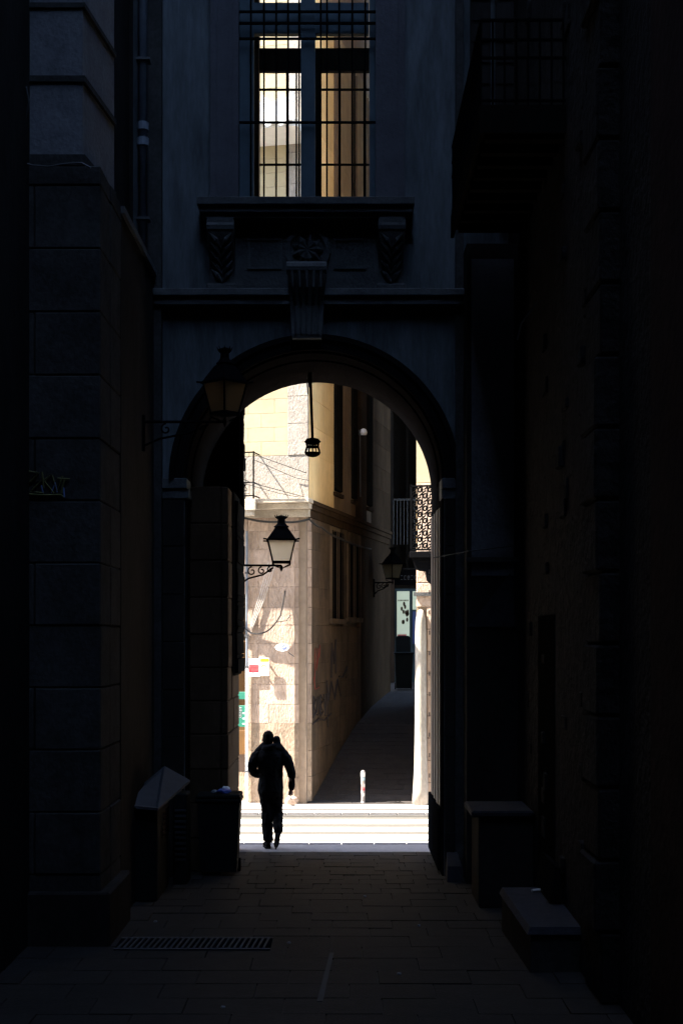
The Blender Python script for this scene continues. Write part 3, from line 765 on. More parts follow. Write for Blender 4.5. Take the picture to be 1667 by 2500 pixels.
for k in range(4):
    cable('cable', 'thin pale loose wires hanging down the shaded ashlar beside the lantern', [(.62 + .05 * k, -.03, 4.6), (.85 + .04 * k, -.04, 3.9), (1.17, -.05, 3.15 + .04 * k)], .004, CABLEW)['group'] = 'loose pale wires'
cable('cable', 'thick black cable drooping across the sunlit ashlar from the downpipe', [(1.3, -.08, 3.42), (1.05, -.11, 3.24), (.75, -.12, 3.30), (.52, -.10, 3.58), (.44, -.05, 4.05)], .014, sag=.03)
cable('cable', 'thin black cable forking off the drooping cable on the ashlar', [(.62, -.11, 3.45), (.40, -.10, 3.48), (.33, -.03, 3.60)], .008)
# unseen board added over the shop to cast a shadow band on the ashlar
arm = thing('shadow_board', 'added timber board, out of view over the shopfront, casting a shadow band', 'shadow board', TC(1.9, -.3, 3.4))  # arm is the added shadow board
MB(TC).poly([(1.65, -.15, 3.64), (1.54, -.40, 4.44), (1.54, -.40, 4.80), (1.65, -.15, 3.90)], (.05, 0, 0)).build('plank', WOODBR, arm)
MB(TC).tube([(1.72, -.30, 4.1), (1.72, .02, 4.1)], .02, 6).build('bracket', IRONG, arm)

# ================================================================== right-hand corner house with the lit round pillar
RX, RY = 1.42, 27.0
def TR(s, t, z): return (RX + s * cphi + t * sphi, RY - s * sphi + t * cphi, z)
rhouse = thing('right_corner_house', 'sunlit pale house corner across the street behind the ornate balcony', 'building', TR(1, 1, 0))
bx('wall', JOINT, rhouse, .02, 6, .03, 7, -.2, HTOP - 2, T=TR)
bx('wall', CREAM, rhouse, .0, 6, .0, .04, 6.1, HTOP - 2, T=TR)
bx('wall', OCHRE, rhouse, -.002, .03, .02, 7, 3.9, HTOP - 2, T=TR); bx('wall', STONE_BASE, rhouse, -.002, .03, .02, 7, -.2, 3.9, T=TR)
bx('cornice', CORNICE, rhouse, -.02, 6, -.1, .02, 7.05, 7.25, T=TR)
z = 0; i = 0
for z1 in (.42, .84, 1.26, 1.68, 2.08, 2.48, 2.90, 3.32, 3.74, 4.2, 4.62, 5.04, 5.5, 6.09):
    for a, b in ((.20, .62 if i % 2 else .9), (.62 if i % 2 else .9, 1.6)) if z1 < 3.8 else ((.0, .5 if i % 2 else .8), (.5 if i % 2 else .8, 1.6)):
        MB(TR).box(a + .003, b - .003, -random.uniform(.0, .012), .05, z + .006, z1 - .006, .01).build('stone_block', STONE, rhouse)
    z = z1; i += 1
bx('ledge', GREYST, rhouse, -.04, 1.6, -.06, .02, 3.95, 4.02, T=TR)
# round corner guard
pil = thing('corner_pillar', 'blindingly sunlit rounded stone pillar at the corner of the far alley', 'pillar', TR(.1, -.06, 0))
MB(TR).lathe((.085, -.01, 0), [(.17, 0), (.15, .25), (.125, .7), (.112, 1.5), (.105, 3.2), (.095, 3.5), (.05, 3.68), (.0, 3.70)], 20).build('shaft', PILLAR, pil, smooth=True)

# ornate iron balcony of the right corner house
ob = thing('ornate_balcony', 'black wrought iron balcony with dense scrollwork on stepped dark corbels', 'balcony', TR(.6, -.4, 4.16))
MB(TR).box(-.03, 1.6, -.62, -.012, 4.64, 4.76, .012).build('slab', IRON, ob)
MB(TR).poly([(.0, -.55, 4.638), (.05, -.55, 4.50), (.08, -.55, 4.42), (.26, -.55, 4.40), (.28, -.55, 4.22), (.34, -.55, 4.16), (1.6, -.55, 4.16), (1.6, -.55, 4.638)], (0, .5, 0)).build('corbel', IRON, ob)
for zz in (4.79, 5.97): MB(TR).box(-.02, 1.6, -.61, -.58, zz - .014, zz + .018).build('rail', IRON, ob)
MB(TR).box(-.02, .02, -.61, -.57, 4.76, 6.0).build('post', IRON, ob); MB(TR).box(.40, .43, -.61, -.58, 4.76, 6.0).build('post', IRON, ob)
for r in range(10):
    for c in range(7):
        s0 = .07 + c * .095; z0 = 4.86 + r * .115
        if (r + c) % 2 == 0: pts = [(s0 + .05 * math.cos(a) * (1 - a / 12), -.595, z0 + .055 * math.sin(a) * (1 - a / 12)) for a in [i * .55 for i in range(14)]]
        else: pts = [(s0 - .05, -.595, z0 - .055), (s0 + .015, -.595, z0 - .01), (s0 - .015, -.595, z0 + .012), (s0 + .05, -.595, z0 + .058)]
        MB(TR).tube(pts, .0155, 4).build('scroll', IRON, ob)
for c in range(8): MB(TR).tube([(.02 + c * .095, -.595, 4.78), (.02 + c * .095, -.595, 5.97)], .011, 4).build('baluster', IRON, ob)

# ================================================================== shop house closing the far alley
EY = 37.4
end = thing('end_house', 'dark house with a lit shop door closing the far alley', 'building', (2, EY, 2))
bx('wall', DKSTONE2, end, -1, 7, EY, EY + 4, 1.5, 5.0); bx('wall', DKSTONE2, end, -1, 7, EY, EY + 4, 9.2, 32)
bx('wall', DKSTONE2, end, -1, 1.36, EY, EY + 4, 5.0, 9.2); bx('wall', DKSTONE2, end, 2.1, 7, EY, EY + 4, 5.0, 9.2)
w_ = bx('window', WOODDK, end, 1.36, 2.1, EY + .2, EY + .3, 5.0, 9.2)
bx('lintel', OCHRE, end, 1.2, 2.2, EY - .08, EY - .002, 9.2, 9.6)
bx('mullion', WOODDK, w_, 1.70, 1.76, EY + .1, EY + .198, 5.0, 9.2)
bx('rail', IRONG, w_, 1.36, 2.1, EY - .2, EY - .17, 6.75, 6.8)
for k in range(9): MB().tube([(1.36 + k * .09, EY - .185, 5.6), (1.36 + k * .09, EY - .185, 6.75)], .008, 4).build('baluster', IRONG, w_)
d_ = bx('shop_door', NAVY, end, 1.40, 2.06, EY - .10, EY - .02, 1.95, 4.45)
bx('poster', FOAM, d_, 1.45, 1.78, EY - .115, EY - .102, 2.85, 4.38, label='pale poster with dark leaf shapes'); bx('poster', FOAM, d_, 1.86, 2.04, EY - .115, EY - .102, 3.9, 4.38)
bx('poster', BLUELIT, d_, 1.86, 2.04, EY - .115, EY - .102, 3.0, 3.85, label='deep blue poster'); bx('notice', PINK, d_, 1.47, 1.70, EY - .13, EY - .117, 2.95, 3.25)
for k in range(11):
    cx_, cz_ = random.uniform(1.5, 1.74), random.uniform(3.3, 4.1); a = random.uniform(-.5, .5)
    MB().poly([(cx_ + .035 * math.sin(a) * 0 + .03 * math.cos(t) , EY - .119, cz_ + .06 * math.sin(t)) for t in [i * .785 for i in range(8)]], (0, .003, 0)).build('leaf_print', WOODBR, d_)
for k in range(8): MB().box(1.48 + k * .035, 1.50 + k * .035, EY - .118, EY - .114, 4.12, 4.16).build('lettering', IRON, d_)
sgn = thing('shop_sign', 'faint illegible pale lettering sign above the far shop door', 'sign', (1.75, EY - .1, 4.6))
bx('board', IRON, sgn, 1.36, 2.1, EY - .10, EY - .002, 4.55, 4.95)
for k in range(5):
    x = 1.55 + k * .09
    for (a, b, c, d) in ((0, .05, 0, .015), (0, .05, .10, .115), (0, .012, 0, .115), (.038, .05, .03, .115))[: 2 + k % 3]:
        bx('lettering', IRONG, sgn, x + a, x + b, EY - .112, EY - .101, 4.68 + c, 4.68 + d)
st = bx('door_surround', WOODBR, end, 1.16, 1.38, EY - .16, EY - .002, 1.9, 5.2); bx('door_surround', ORANGE, end, 1.04, 1.10, EY - .14, EY - .002, 1.9, 5.0)

# ================================================================== houses along the near alley
left = thing('left_house', 'tall sooty stone house along the alley with a projecting block pier', 'building', (-3.5, 14, 0))
bx('bounce_facing', REAR, left, -14, XL - .001, 21.101, 21.13, -.1, 13.0)
bx('wall', DKSTONE2, left, -9, -2.46, 15.9, YF - .001, -.1, 7.9); bx('wall', DKSTONE2, left, -9, -2.80, 15.9, YF - .001, 7.9, 28)
bx('wall', DKSTONE2, left, -9, -3.2, -6.5, 15.9, -.1, 28)
bx('wall', DKSTONE2, left, -14, XL - .001, YF, 21.1, -.1, 13.0)
bx('ledge', GREYST, left, -2.80, -2.42, 15.9, YF - .002, 7.902, 7.98)
pier_z = [0, .72, 1.36, 2.0, 2.64, 3.28, 3.92, 4.56, 5.2, 5.85, 6.5, 7.15, 7.8, 8.0]
bx('pier', DKSTONE2, left, -3.9, -2.50, 14.64, 15.86, 0, 7.98)
for i, (a, b) in enumerate(zip(pier_z, pier_z[1:])):
    cuts = [-4.0, -3.15, -2.465] if i % 2 else [-4.0, -3.5, -2.465]
    for c, d in zip(cuts, cuts[1:]):
        MB().box(c + .004, d - .004, 14.6 + random.uniform(-.008, .008), 15.2, a + .004, b - .004, .012).build('stone_block', DKSTONE, left)
    MB().box(-2.9, -2.465 + random.uniform(-.008, .008), 15.205, 15.88, a + .004, b - .004, .012).build('stone_block', DKSTONE, left)
bx('plinth', DKSTONE2, left, -4.0, -2.36, 14.52, 15.95, -.1, .55, .02)
# upper blocks, splayed return face
zz = [8.0, 8.12, 8.86, 8.93, 9.62, 9.68, 10.5, 11.3, 12.2, 13, 17, 22, 28]
for a, b in zip(zz, zz[1:]):
    e = .0 if b - a > .2 else .025
    MB().poly([(-3.38, 14.62 - e, a + .004), (-2.655 + e, 14.62 - e, a + .004), (-2.53 + e, 15.85, a + .004), (-3.38, 15.85, a + .004)], (0, 0, b - a - .008)).build('stone_block', PALEST if b - a > .2 else DKSTONE, left)
# zinc downpipe on the left
zp = thing('drainpipe', 'blue grey zinc drainpipe with socket joints running down beside the plaster facade', 'pipe', (-2.56, 18.35, 8))
MB().tube([(-2.56, 18.35, 7.98), (-2.56, 18.35, 19)], .062, 12).build('pipe', ZINC, zp, smooth=True)
for zz_ in (9.55, 9.75, 12.1): MB().tube([(-2.56, 18.35, zz_ - .05), (-2.56, 18.35, zz_ + .05)], .078, 12).build('socket', ZINC, zp)
for zz_ in (8.55, 10.6): MB().box(-2.64, -2.46, 18.26, 18.44, zz_ - .015, zz_ + .015).build('clamp', IRONG, zp)
# cables on the left house
cable('cable', 'black cable hanging in a loop from the upper left stonework', [tuple(px(u, v, 14.45)) for u, v in ((5, 160), (40, 175), (65, 215), (72, 250), (60, 300), (50, 330), (40, 400))], .012, T=None, n=4)
cable('cable', 'thin black cable lying along the top of the block pier', [tuple(px(u, v, 14.5)) for u, v in ((40, 392), (80, 404), (120, 407), (160, 400), (200, 398), (222, 410))], .010, T=None, n=4)
# spray tag on the pier
def scrp(u, v, pts): return [tuple(px(u + a, v + b, 14.585)) for a, b in pts]
ls = [scrp(68, 1150, [(0, 0), (28, 4), (6, 26), (34, 22), (8, 50), (40, 54)]), scrp(104, 1152, [(0, 0), (4, 40), (2, 20), (22, 6), (6, 24), (28, 52)]), scrp(128, 1160, [(0, 0), (12, 40), (26, 2)]), scrp(145, 1168, [(-4, 0), (26, 2), (12, 4), (6, 36)]), scrp(72, 1206, [(0, 0), (40, 3), (78, 2), (84, 8)])]
strokes('graffiti_tag', 'yellow and blue sprayed monogram on the dark block pier', ls, .011, GRAFY, T=None)
ls = [scrp(102, 1185, [(0, 0), (4, 18)]), scrp(126, 1192, [(0, 12), (10, -14), (14, 10)]), scrp(156, 1190, [(0, 0), (2, 24)])]
strokes('graffiti_tag', 'short pale blue spray strokes inside the yellow monogram', ls, .009, GRAFB, T=None)

right = thing('right_house', 'dark rough stone house on the alley with an overhanging balcony', 'building', (3, 14, 0))
bx('wall', ROUGH, right, 2.25, 9, 13.0, YF - .001, -.1, 20.5); bx('wall', ROUGH, right, 2.38, 9, 10.6, 13.0, -.1, 20.5)
bx('wall', REDPL, right, 2.30, 9, -6.5, 10.6, -.1, 20.5)
bx('wall', ROUGH, right, XR + .001, 12, YF, 20.9, -.1, 13); bx('bounce_facing', REAR, right, XR + .001, 12, 20.901, 20.93, -.1, 13)
bx('pier', DKSTONE2, right, 1.60, 2.249, 18.2, YF - .13, 0, 8.2)
bx('plaster_patch', PALEST, right, 1.66, 2.2, 18.185, 18.199, 3.95, 8.0)
MB().poly([tuple(px(u, v, 18.17)) for u, v in ((1142, 1530), (1255, 1532), (1252, 1420), (1244, 1400))], (0, .012, 0)).build('plaster_patch', BENCHM, right)
bx('ledge', DKSTONE, right, 1.58, 2.249, 18.1, 18.199, 4.12, 4.18)
# rough stones of the right wall's pilasters
for k in range(44):
    zc = random.uniform(.3, 11); yc = random.choice((13.05, 14.2, 15.6, 17.0)) + random.uniform(-.2, .2)
    d = random.uniform(.015, .06); w = random.uniform(.12, .32); h = random.uniform(.1, .24)
    MB().box(2.25 - d, 2.3, yc, yc + w, zc, zc + h, .012).build('stone_block', ROUGH, right)
for k in range(18):
    MB().box(2.22 - random.uniform(0, .06), 2.45, 12.2, 12.95, k * .62 + .01, k * .62 + .61, .02).build('stone_block', ROUGH, right)
# wooden door in the right wall
dr = bx('door', WOODDK, right, 2.235, 2.26, 15.0, 16.2, 0, 3.4)
# overhanging balcony
ba = bx('balcony_slab', WOODDK, right, 1.42, 2.249, 14.3, 18.0, 8.32, 8.46)
for k in range(9): bx('joist', WOODDK, ba, 1.45, 2.249, 14.4 + k * .4, 14.52 + k * .4, 8.2, 8.319)
bx('edge_beam', WOODDK, ba, 1.382, 1.419, 14.28, 18.02, 8.22, 8.5); bx('edge_beam', WOODDK, ba, 1.419, 2.249, 14.262, 14.299, 8.22, 8.5)
for zz_ in (8.55, 8.98, 9.16, 9.36):
    bx('rail', IRON, ba, 1.39, 2.249, 14.28, 14.30, zz_ - .012, zz_ + .012); bx('rail', IRON, ba, 1.39, 1.41, 14.3, 18.0, zz_ - .012, zz_ + .012)
for k in range(8): MB().tube([(1.40 + k * .118, 14.29, 8.46), (1.40 + k * .118, 14.29, 9.36)], .011, 5).build('baluster', IRON, ba)
for k in range(26): MB().tube([(1.40, 14.42 + k * .14, 8.46), (1.40, 14.42 + k * .14, 9.36)], .010, 5).build('baluster', IRON, ba)
# tall shutter doors behind the balcony, on the pier
for (x0, x1) in ((1.64, 1.90), (1.96, 2.2)):
    s_ = bx('shutter', DKSTONE2, right, x0, x1, 18.15, 18.19, 8.5, 13)
    for k in range(16): bx('slat', DKSTONE2, s_, x0 + .02, x1 - .02, 18.13, 18.149, 8.6 + k * .27, 8.6 + k * .27 + .22)
cable('cable', 'frayed pale twisted cable slanting down the dark wall from the balcony', [tuple(px(u, v, 16.4)) for u, v in ((1372, 630), (1352, 672), (1330, 705), (1300, 752), (1272, 790), (1262, 830))], .010, CABLEW, T=None, n=4)
cable('cable', 'thin cable along the ledge of the right-hand pier', [(1.2, 18.6, 4.2), (1.62, 18.14, 4.26), (2.2, 18.14, 4.33)], .008, T=None)
# unseen house added behind the camera to keep light out of the alley
back = thing('light_blocker_house', 'unseen dark plaster house added behind the viewer to keep the alley dark', 'building', (0, -9, 0))
bx('wall', DKSTONE2, back, -9, 9, -11, -6.6, -.1, 28); bx('cornice', GREYST, back, -9, 9, -6.59, -6.3, 27.5, 28)

# ================================================================== lanterns
LAMPD = frosted('grimy_lantern_glass', (0.22, 0.18, 0.12))
def lantern(name, label, p, w, h, group, rot=45, gm=None):
    """four-sided street lantern; p is the middle of its base"""
    o = thing(name, label, 'street lamp', p, group)
    P = Vector(p)
    cr, sr = math.cos(R(rot)), math.sin(R(rot))
    def TL(x, y, z): return (P.x + x * cr - y * sr, P.y + x * sr + y * cr, P.z + z)
    a, b = w * .30, w * .47                # half width at bottom and top of the glass
    g0, g1 = h * .10, h * .50
    C4 = [(-1, -1), (1, -1), (1, 1), (-1, 1)]
    for sx, sy in C4: MB(TL).tube([(sx * a, sy * a, g0), (sx * b, sy * b, g1)], w * .028, 5).build('frame_bar', IRON, o)
    for i in range(4):
        (x0, y0), (x1, y1) = C4[i], C4[(i + 1) % 4]
        MB(TL).add([(x0 * a, y0 * a, g0), (x1 * a, y1 * a, g0), (x1 * b, y1 * b, g1), (x0 * b, y0 * b, g1)], [(0, 1, 2, 3)]).build('glass_pane', gm or LAMPG, o)
    MB(TL).box(-a * 1.1, a * 1.1, -a * 1.1, a * 1.1, g0 - h * .03, g0 + h * .012).build('base_plate', IRON, o)
    MB(TL).box(-b * 1.12, b * 1.12, -b * 1.12, b * 1.12, g1, g1 + h * .03).build('eave', IRON, o)
    q = math.sqrt(2)
    MB(TL).lathe((0, 0, 0), [(b * q * 1.05, g1 + h * .03), (b * q * .82, g1 + h * .12), (b * q * .50, g1 + h * .24), (b * q * .40, g1 + h * .26)], 4, True).build('roof', IRON, o)
    MB(TL).lathe((0, 0, 0), [(b * .50, g1 + h * .26), (b * .58, g1 + h * .28), (b * .42, g1 + h * .31), (b * .30, g1 + h * .35), (b * .28, g1 + h * .42), (b * .46, g1 + h * .455), (b * .46, g1 + h * .47), (b * .1, g1 + h * .50)], 12).build('chimney', IRON, o)
    mb = MB(TL)
    for k in range(8):
        an = k * math.pi / 4; mb.tube([(b * .42 * math.cos(an), b * .42 * math.sin(an), g1 + h * .46), (b * .52 * math.cos(an), b * .52 * math.sin(an), g1 + h * .51)], [.012 * w / .5, .003], 4)
    mb.build('crown', IRON, o)
    for sx, sy in C4:
        MB(TL).tube([(sx * b * 1.1, sy * b * 1.1, g1 + h * .02), (sx * b * 1.32, sy * b * 1.32, g1 + h * .025)], w * .03, 5).build('spike', IRON, o)
        MB(TL).tube([(sx * a, sy * a, g0), (sx * a * 1.05, sy * a * 1.05, g0 - h * .05), (sx * a * .3, sy * a * .3, g0 - h * .11)], w * .022, 5).build('cradle_arm', IRON, o)
    MB(TL).lathe((0, 0, 0), [(.0, -h * .10), (w * .03, -h * .07), (w * .07, -h * .02), (w * .05, h * .01), (w * .02, h * .03)], 8).build('finial', IRON, o)
    return o, P
def arm_to(o, wall, tip, drop=.25):
    W = Vector(wall); T_ = Vector(tip)
    MB().tube([W, T_], .018, 6).build('bracket_arm', IRON, o)
    d = (T_ - W); L_ = d.length; d.normalize()
    def spiral(c, r, s):
        return [c + d * (r * (1 - a / 9) * math.cos(a + s)) + Vector((0, 0, r * (1 - a / 9) * math.sin(a + s))) for a in [i * .5 for i in range(15)]]
    for f, r in ((.28, .07), (.52, .06), (.72, .045)):
        MB().tube(spiral(W + d * (L_ * f) + Vector((0, 0, -r - .02)), r, 1.57), .011, 5).build('scroll', IRON, o)
    MB().tube([W + Vector((0, 0, -drop)), W + d * (L_ * .2) + Vector((0, 0, -drop * .7)), W + d * (L_ * .55) + Vector((0, 0, -.14)), W + d * (L_ * .8) + Vector((0, 0, -.03))], .014, 5).build('brace', IRON, o)
    MB().box(min(W.x, W.x + .03) - .02, W.x + .02, W.y - .04, W.y + .04, W.z - drop - .06, W.z + .08).build('wall_plate', IRON, o)
# near lantern on the left wall before the facade
o, P = lantern('wall_lantern', 'black four-sided lantern on a scrolled arm left of the arch, against the blue plaster', tuple(px(549, 1026, 17.6)), .40, .90, 'wall lanterns', 48, LAMPD)
arm_to(o, (-2.45, 17.6, P.z - .02), (P.x, 17.6, P.z - .02), .3)
# lantern seen through the arch
o, P = lantern('wall_lantern', 'black lantern with pale glass on a scrolled arm before the sunlit ashlar wall', tuple(px(687, 1384, 21.5)), .43, .78, 'wall lanterns', 3)
arm_to(o, (-1.52, 21.42, P.z + .02), (P.x, 21.5, P.z + .02), .28)
# lantern far down the alley
p3 = px(958, 1420, 33.2)
o, P = lantern('wall_lantern', 'dim lantern on the wall far down the shaded alley', tuple(p3), .36, .80, 'wall lanterns', 40, LAMPD)
arm_to(o, (TC(-.0, (33.4 - 27) / cphi, 0)[0] - .02, 33.25, P.z - .02), (P.x, 33.2, P.z - .02), .28)

# caged lamp hanging from the crown of the arch
hl = thing('hanging_lamp', 'black open cage lamp hanging on a rod from the crown of the arch', 'lamp', tuple(px(763, 1111, 20.2)))
pc = px(763, 1093, 20.2); zt = AZ + math.sqrt(max(0, AR ** 2 - (px(758, 0, 20.2).x - ACX) ** 2))
MB().tube([(px(757, 0, 20.2).x, 20.2, zt + .02), (pc.x, 20.2, pc.z + .10)], .021, 8).build('rod', IRON, hl)
K = 1.2
def kl(pr): return [(r * K, z * K) for r, z in pr]
MB().lathe(tuple(pc), kl([(.03, .115), (.07, .105), (.10, .07), (.085, .055), (.075, .04)]), 16).build('cap', IRON, hl)
MB().lathe(tuple(pc), kl([(.075, .0), (.08, .012), (.075, .02)]), 16).build('ring', IRON, hl)
MB().lathe(tuple(pc), kl([(.0, -.115), (.05, -.105), (.085, -.085), (.095, -.06), (.085, -.055), (.04, -.075), (.0, -.08)]), 16).build('bowl', IRON, hl)
for k in range(12):
    a = k * math.pi / 6; ca, sa = math.cos(a), math.sin(a)
    MB().tube([(pc.x + .09 * ca, pc.y + .09 * sa, pc.z + .054), (pc.x + .082 * ca, pc.y + .082 * sa, pc.z + .015), (pc.x + .098 * ca, pc.y + .098 * sa, pc.z - .025), (pc.x + .108 * ca, pc.y + .108 * sa, pc.z - .075)], .008, 5).build('cage_bar', IRON, hl)
for dx, l in ((-.05, .22), (-.025, .12)):
    x = px(757, 0, 20.2).x
    MB().tube([(x, 20.2, zt - .005), (x + dx * .6, 20.2, zt - .06), (x + dx, 20.2, zt - .12), (x + dx * .8, 20.2, zt - .12 - l * .5), (x + dx * .6, 20.2, zt - .12 - l)], .008, 5).build('wire', CABLE, hl)

# ================================================================== street things
# bollard plastered with stickers
bl = thing('bollard', 'slim grey steel bollard covered in stickers at the mouth of the far alley', 'bollard', tuple(px(886, 1958, 27.15)))
B = px(886, 0, 27.15); bz = .005
MB().lathe((B.x, B.y, bz), [(.050, 0), (.043, .02), (.037, .03), (.037, .50), (.044, .51), (.044, .58), (.036, .61), (.0, .63)], 16).build('post', STEEL, bl, smooth=False)
for (z0, z1, m, a0, a1) in ((.50, .585, CABLEW, 200, 330), (.43, .49, PALEBLUE, 190, 340), (.36, .42, CORNICE, 185, 280), (.30, .37, CABLEW, 280, 350), (.24, .31, PINK, 220, 330), (.19, .23, CABLEW, 195, 260), (.13, .19, CABLEW, 240, 330), (.245, .27, RED, 260, 345)):
    r = .0385 if z0 < .5 else .0455; n = 8; vv = []
    for i in range(n + 1):
        a = R(a0 + (a1 - a0) * i / n)
        vv += [(B.x + r * math.cos(a), B.y + r * math.sin(a), bz + z0), (B.x + r * math.cos(a), B.y + r * math.sin(a), bz + z1)]
    MB().add(vv, [(2 * i, 2 * i + 2, 2 * i + 3, 2 * i + 1) for i in range(n)]).build('sticker', m, bl)

def wheelie(name, label, loc, w, d, h, open_lid=False, rz=0):
    o = thing(name, label, 'bin', loc, None)
    P = Vector(loc); c, s = math.cos(rz), math.sin(rz)
    def T_(x, y, z): return (P.x + x * c - y * s, P.y + x * s + y * c, P.z + z)
    a, b = w * .42, w * .5; e, f_ = d * .38, d * .5
    vv = [(-a, -e, .05), (a, -e, .05), (a, e, .05), (-a, e, .05), (-b, -f_, h * .92), (b, -f_, h * .92), (b, f_, h * .92), (-b, f_, h * .92)]
    MB(T_).add(vv, [(0, 3, 2, 1), (4, 5, 6, 7), (0, 1, 5, 4), (1, 2, 6, 5), (2, 3, 7, 6), (3, 0, 4, 7)]).build('body', BINP, o)
    MB(T_).box(-b * 1.06, b * 1.06, -f_ * 1.06, f_ * 1.06, h * .905, h * .945, .01).build('rim', BINP, o)
    if open_lid:
        MB(T_).poly([(-b * .8, f_ * .9, h * .95), (b * .8, f_ * .9, h * .95), (b * .8, f_ * 1.05, h * 1.30), (b * .6, f_ * 1.08, h * 1.36), (-b * .6, f_ * 1.08, h * 1.36), (-b * .8, f_ * 1.05, h * 1.30)], (0, .05, 0)).build('lid', BINP, o)
    else:
        MB(T_).box(-b * 1.04, b * 1.04, -f_ * 1.04, f_ * 1.04, h * .947, h * 1.0, .018).build('lid', BINP, o)
    for sx in (-1, 1):
        MB(T_).tube([(sx * a * .98, e, .09), (sx * a * 1.12, e, .09)], .09, 14).build('wheel', IRON, o)
    MB(T_).tube([(-b * .8, f_ * 1.05, h * .9), (-b * .8, f_ * 1.25, h * .93), (b * .8, f_ * 1.25, h * .93), (b * .8, f_ * 1.05, h * .9)], .016, 6).build('handle', BINP, o)
    return o
WBY = 19.05
wb = wheelie('wheelie_bin', 'black wheelie bin with rubbish on its lid beside the arch passage', ((537 - 833.5) / F * WBY + .0, WBY, 0), .56, .52, 1.08)
wheelie('wheelie_bin', 'dark wheelie bin with raised lid before the far shop door', (px(985, 0, 35.6).x, 35.6, zfar(35.6)), .46, .5, 1.0, True)
# crumpled bag on the bin
def crumple(name, label, loc, sx, sy, sz, m, seed, cat='litter'):
    rnd = random.Random(seed); bm = bmesh.new(); bmesh.ops.create_icosphere(bm, subdivisions=2, radius=1)
    for v in bm.verts:
        k = rnd.uniform(.72, 1.12); v.co = Vector((v.co.x * sx * k, v.co.y * sy * k, max(-.75, v.co.z * k) * sz))
    me = bpy.data.meshes.new(name); bm.to_mesh(me); bm.free(); me.materials.append(m)
    o = bpy.data.objects.new(name, me); COL.objects.link(o); o.location = loc
    return tag(o, label, cat)
bxx = (545 - 833.5) / F * WBY
crumple('plastic_bag', 'crumpled blue plastic bag lying on the black wheelie bin', (bxx + .02, WBY - .12, 1.08 + .032), .10, .08, .042, BLUE, 3)
crumple('paper_scrap', 'crumpled white paper on the black wheelie bin behind the blue bag', (bxx + .03, WBY + .06, 1.08 + .037), .06, .05, .05, WHITE, 5)
crumple('foil_scrap', 'small grey foil scrap at the left of the blue bag', (bxx - .11, WBY - .1, 1.08 + .022), .05, .05, .03, ZINC, 6)
crumple('plastic_bag', 'crumpled beige bag on the pavement against the sunlit corner chamfer', (px(711, 0, 26.75).x, 26.75, .09), .13, .09, .11, STONE, 8)

for k, (u, v) in enumerate(((380, 2252), (706, 2304), (974, 2380), (545, 2462), (1022, 2262), (890, 2190))):
    Yp = 3.15 * F / (v - 1558); p = px(u, v, Yp)
    crumple('paper_scrap', 'tiny pale crumpled scrap of litter lying on the dark alley paving', (p.x, Yp, .012), .022, .02, .013, ZINC, 20 + k)['group'] = 'scraps on the paving'
# steel cabinet with a sloping lid, left
KY = 17.2
kb = thing('steel_cabinet', 'dark steel street cabinet with a tilted grey lid and bright brass edge', 'cabinet', (px(380, 0, KY).x, KY, 0))
kx0, kx1 = px(320, 0, KY).x, -2.20
MB().box(kx0, kx1, KY - .2, KY + .95, 0, 1.10, .015).build('body', BINP, kb)
MB().box(-2.15, -1.97, KY + 1.0, KY + 1.4, 0, 1.16, .015).build('body', BINP, kb)
MB().poly([(kx0 - .06, KY - .3, 1.14), (px(394, 0, KY).x, KY - .3, 1.10), (px(455, 0, KY).x, KY + .45, 1.36), (px(387, 0, KY).x, KY + .6, 1.52), (kx0 - .06, KY + .55, 1.2)], (0, 0, .03)).build('lid', CABM, kb)
MB().box(-2.20, -2.192, KY + .25, KY + .90, .70, 1.02, .002).build('brass_plate', BRASS, kb)
for k in range(10): MB().box(-2.13, -1.99, KY + .985, KY + 1.0, .30 + k * .07, .33 + k * .07).build('louvre', CABM, kb)

# right-hand street things
cy_ = 16.6
cb = thing('utility_plinth', 'dark plastered utility box with a pale worn stone top against the right wall', 'utility box', (px(1235, 0, cy_).x, cy_, 0))
x0, x1 = px(1168, 0, cy_).x, 2.24
MB().box(x0, x1, cy_, cy_ + .9, 0, 1.06, .015).build('body', DKSTONE2, cb)
MB().box(x0 - .09, x1, cy_ - .06, cy_ + .95, 1.062, 1.14, .02).build('top', BENCHM, cb)
sb = thing('stone_bench', 'heavy low stone bench with sloping top on the right of the paving', 'bench', (1.95, 14, 0))
x0, x1 = px(1290, 0, 13.5).x, px(1430, 0, 13.5).x
MB().add([(x0, 13.4, 0), (x1, 13.4, 0), (x1, 15.3, 0), (x0 - .05, 15.3, 0), (x0, 13.4, .36), (x1, 13.4, .36), (x1, 15.3, .40), (x0 - .05, 15.3, .40)],
         [(0, 1, 5, 4), (1, 2, 6, 5), (2, 3, 7, 6), (3, 0, 4, 7), (4, 5, 6, 7)]).build('base', DKSTONE, sb)
MB().add([(x0 - .03, 13.37, .362), (x1, 13.37, .362), (x1, 15.33, .402), (x0 - .08, 15.33, .402), (x0 - .0, 13.40, .43), (x1, 13.40, .43), (x1, 15.30, .47), (x0 - .05, 15.30, .47)],
         [(0, 3, 2, 1), (0, 1, 5, 4), (1, 2, 6, 5), (2, 3, 7, 6), (3, 0, 4, 7), (4, 5, 6, 7)]).build('top', BENCHM, sb)
pt = tag(MB().poly([(2.10, 14.4, .475), (2.24, 14.4, .475), (2.24, 14.4, .80), (2.16, 14.4, .84)], (0, 1.0, 0)).build('plank', WOODDK), 'brown plank leaning on the wall above the stone bench', 'plank')
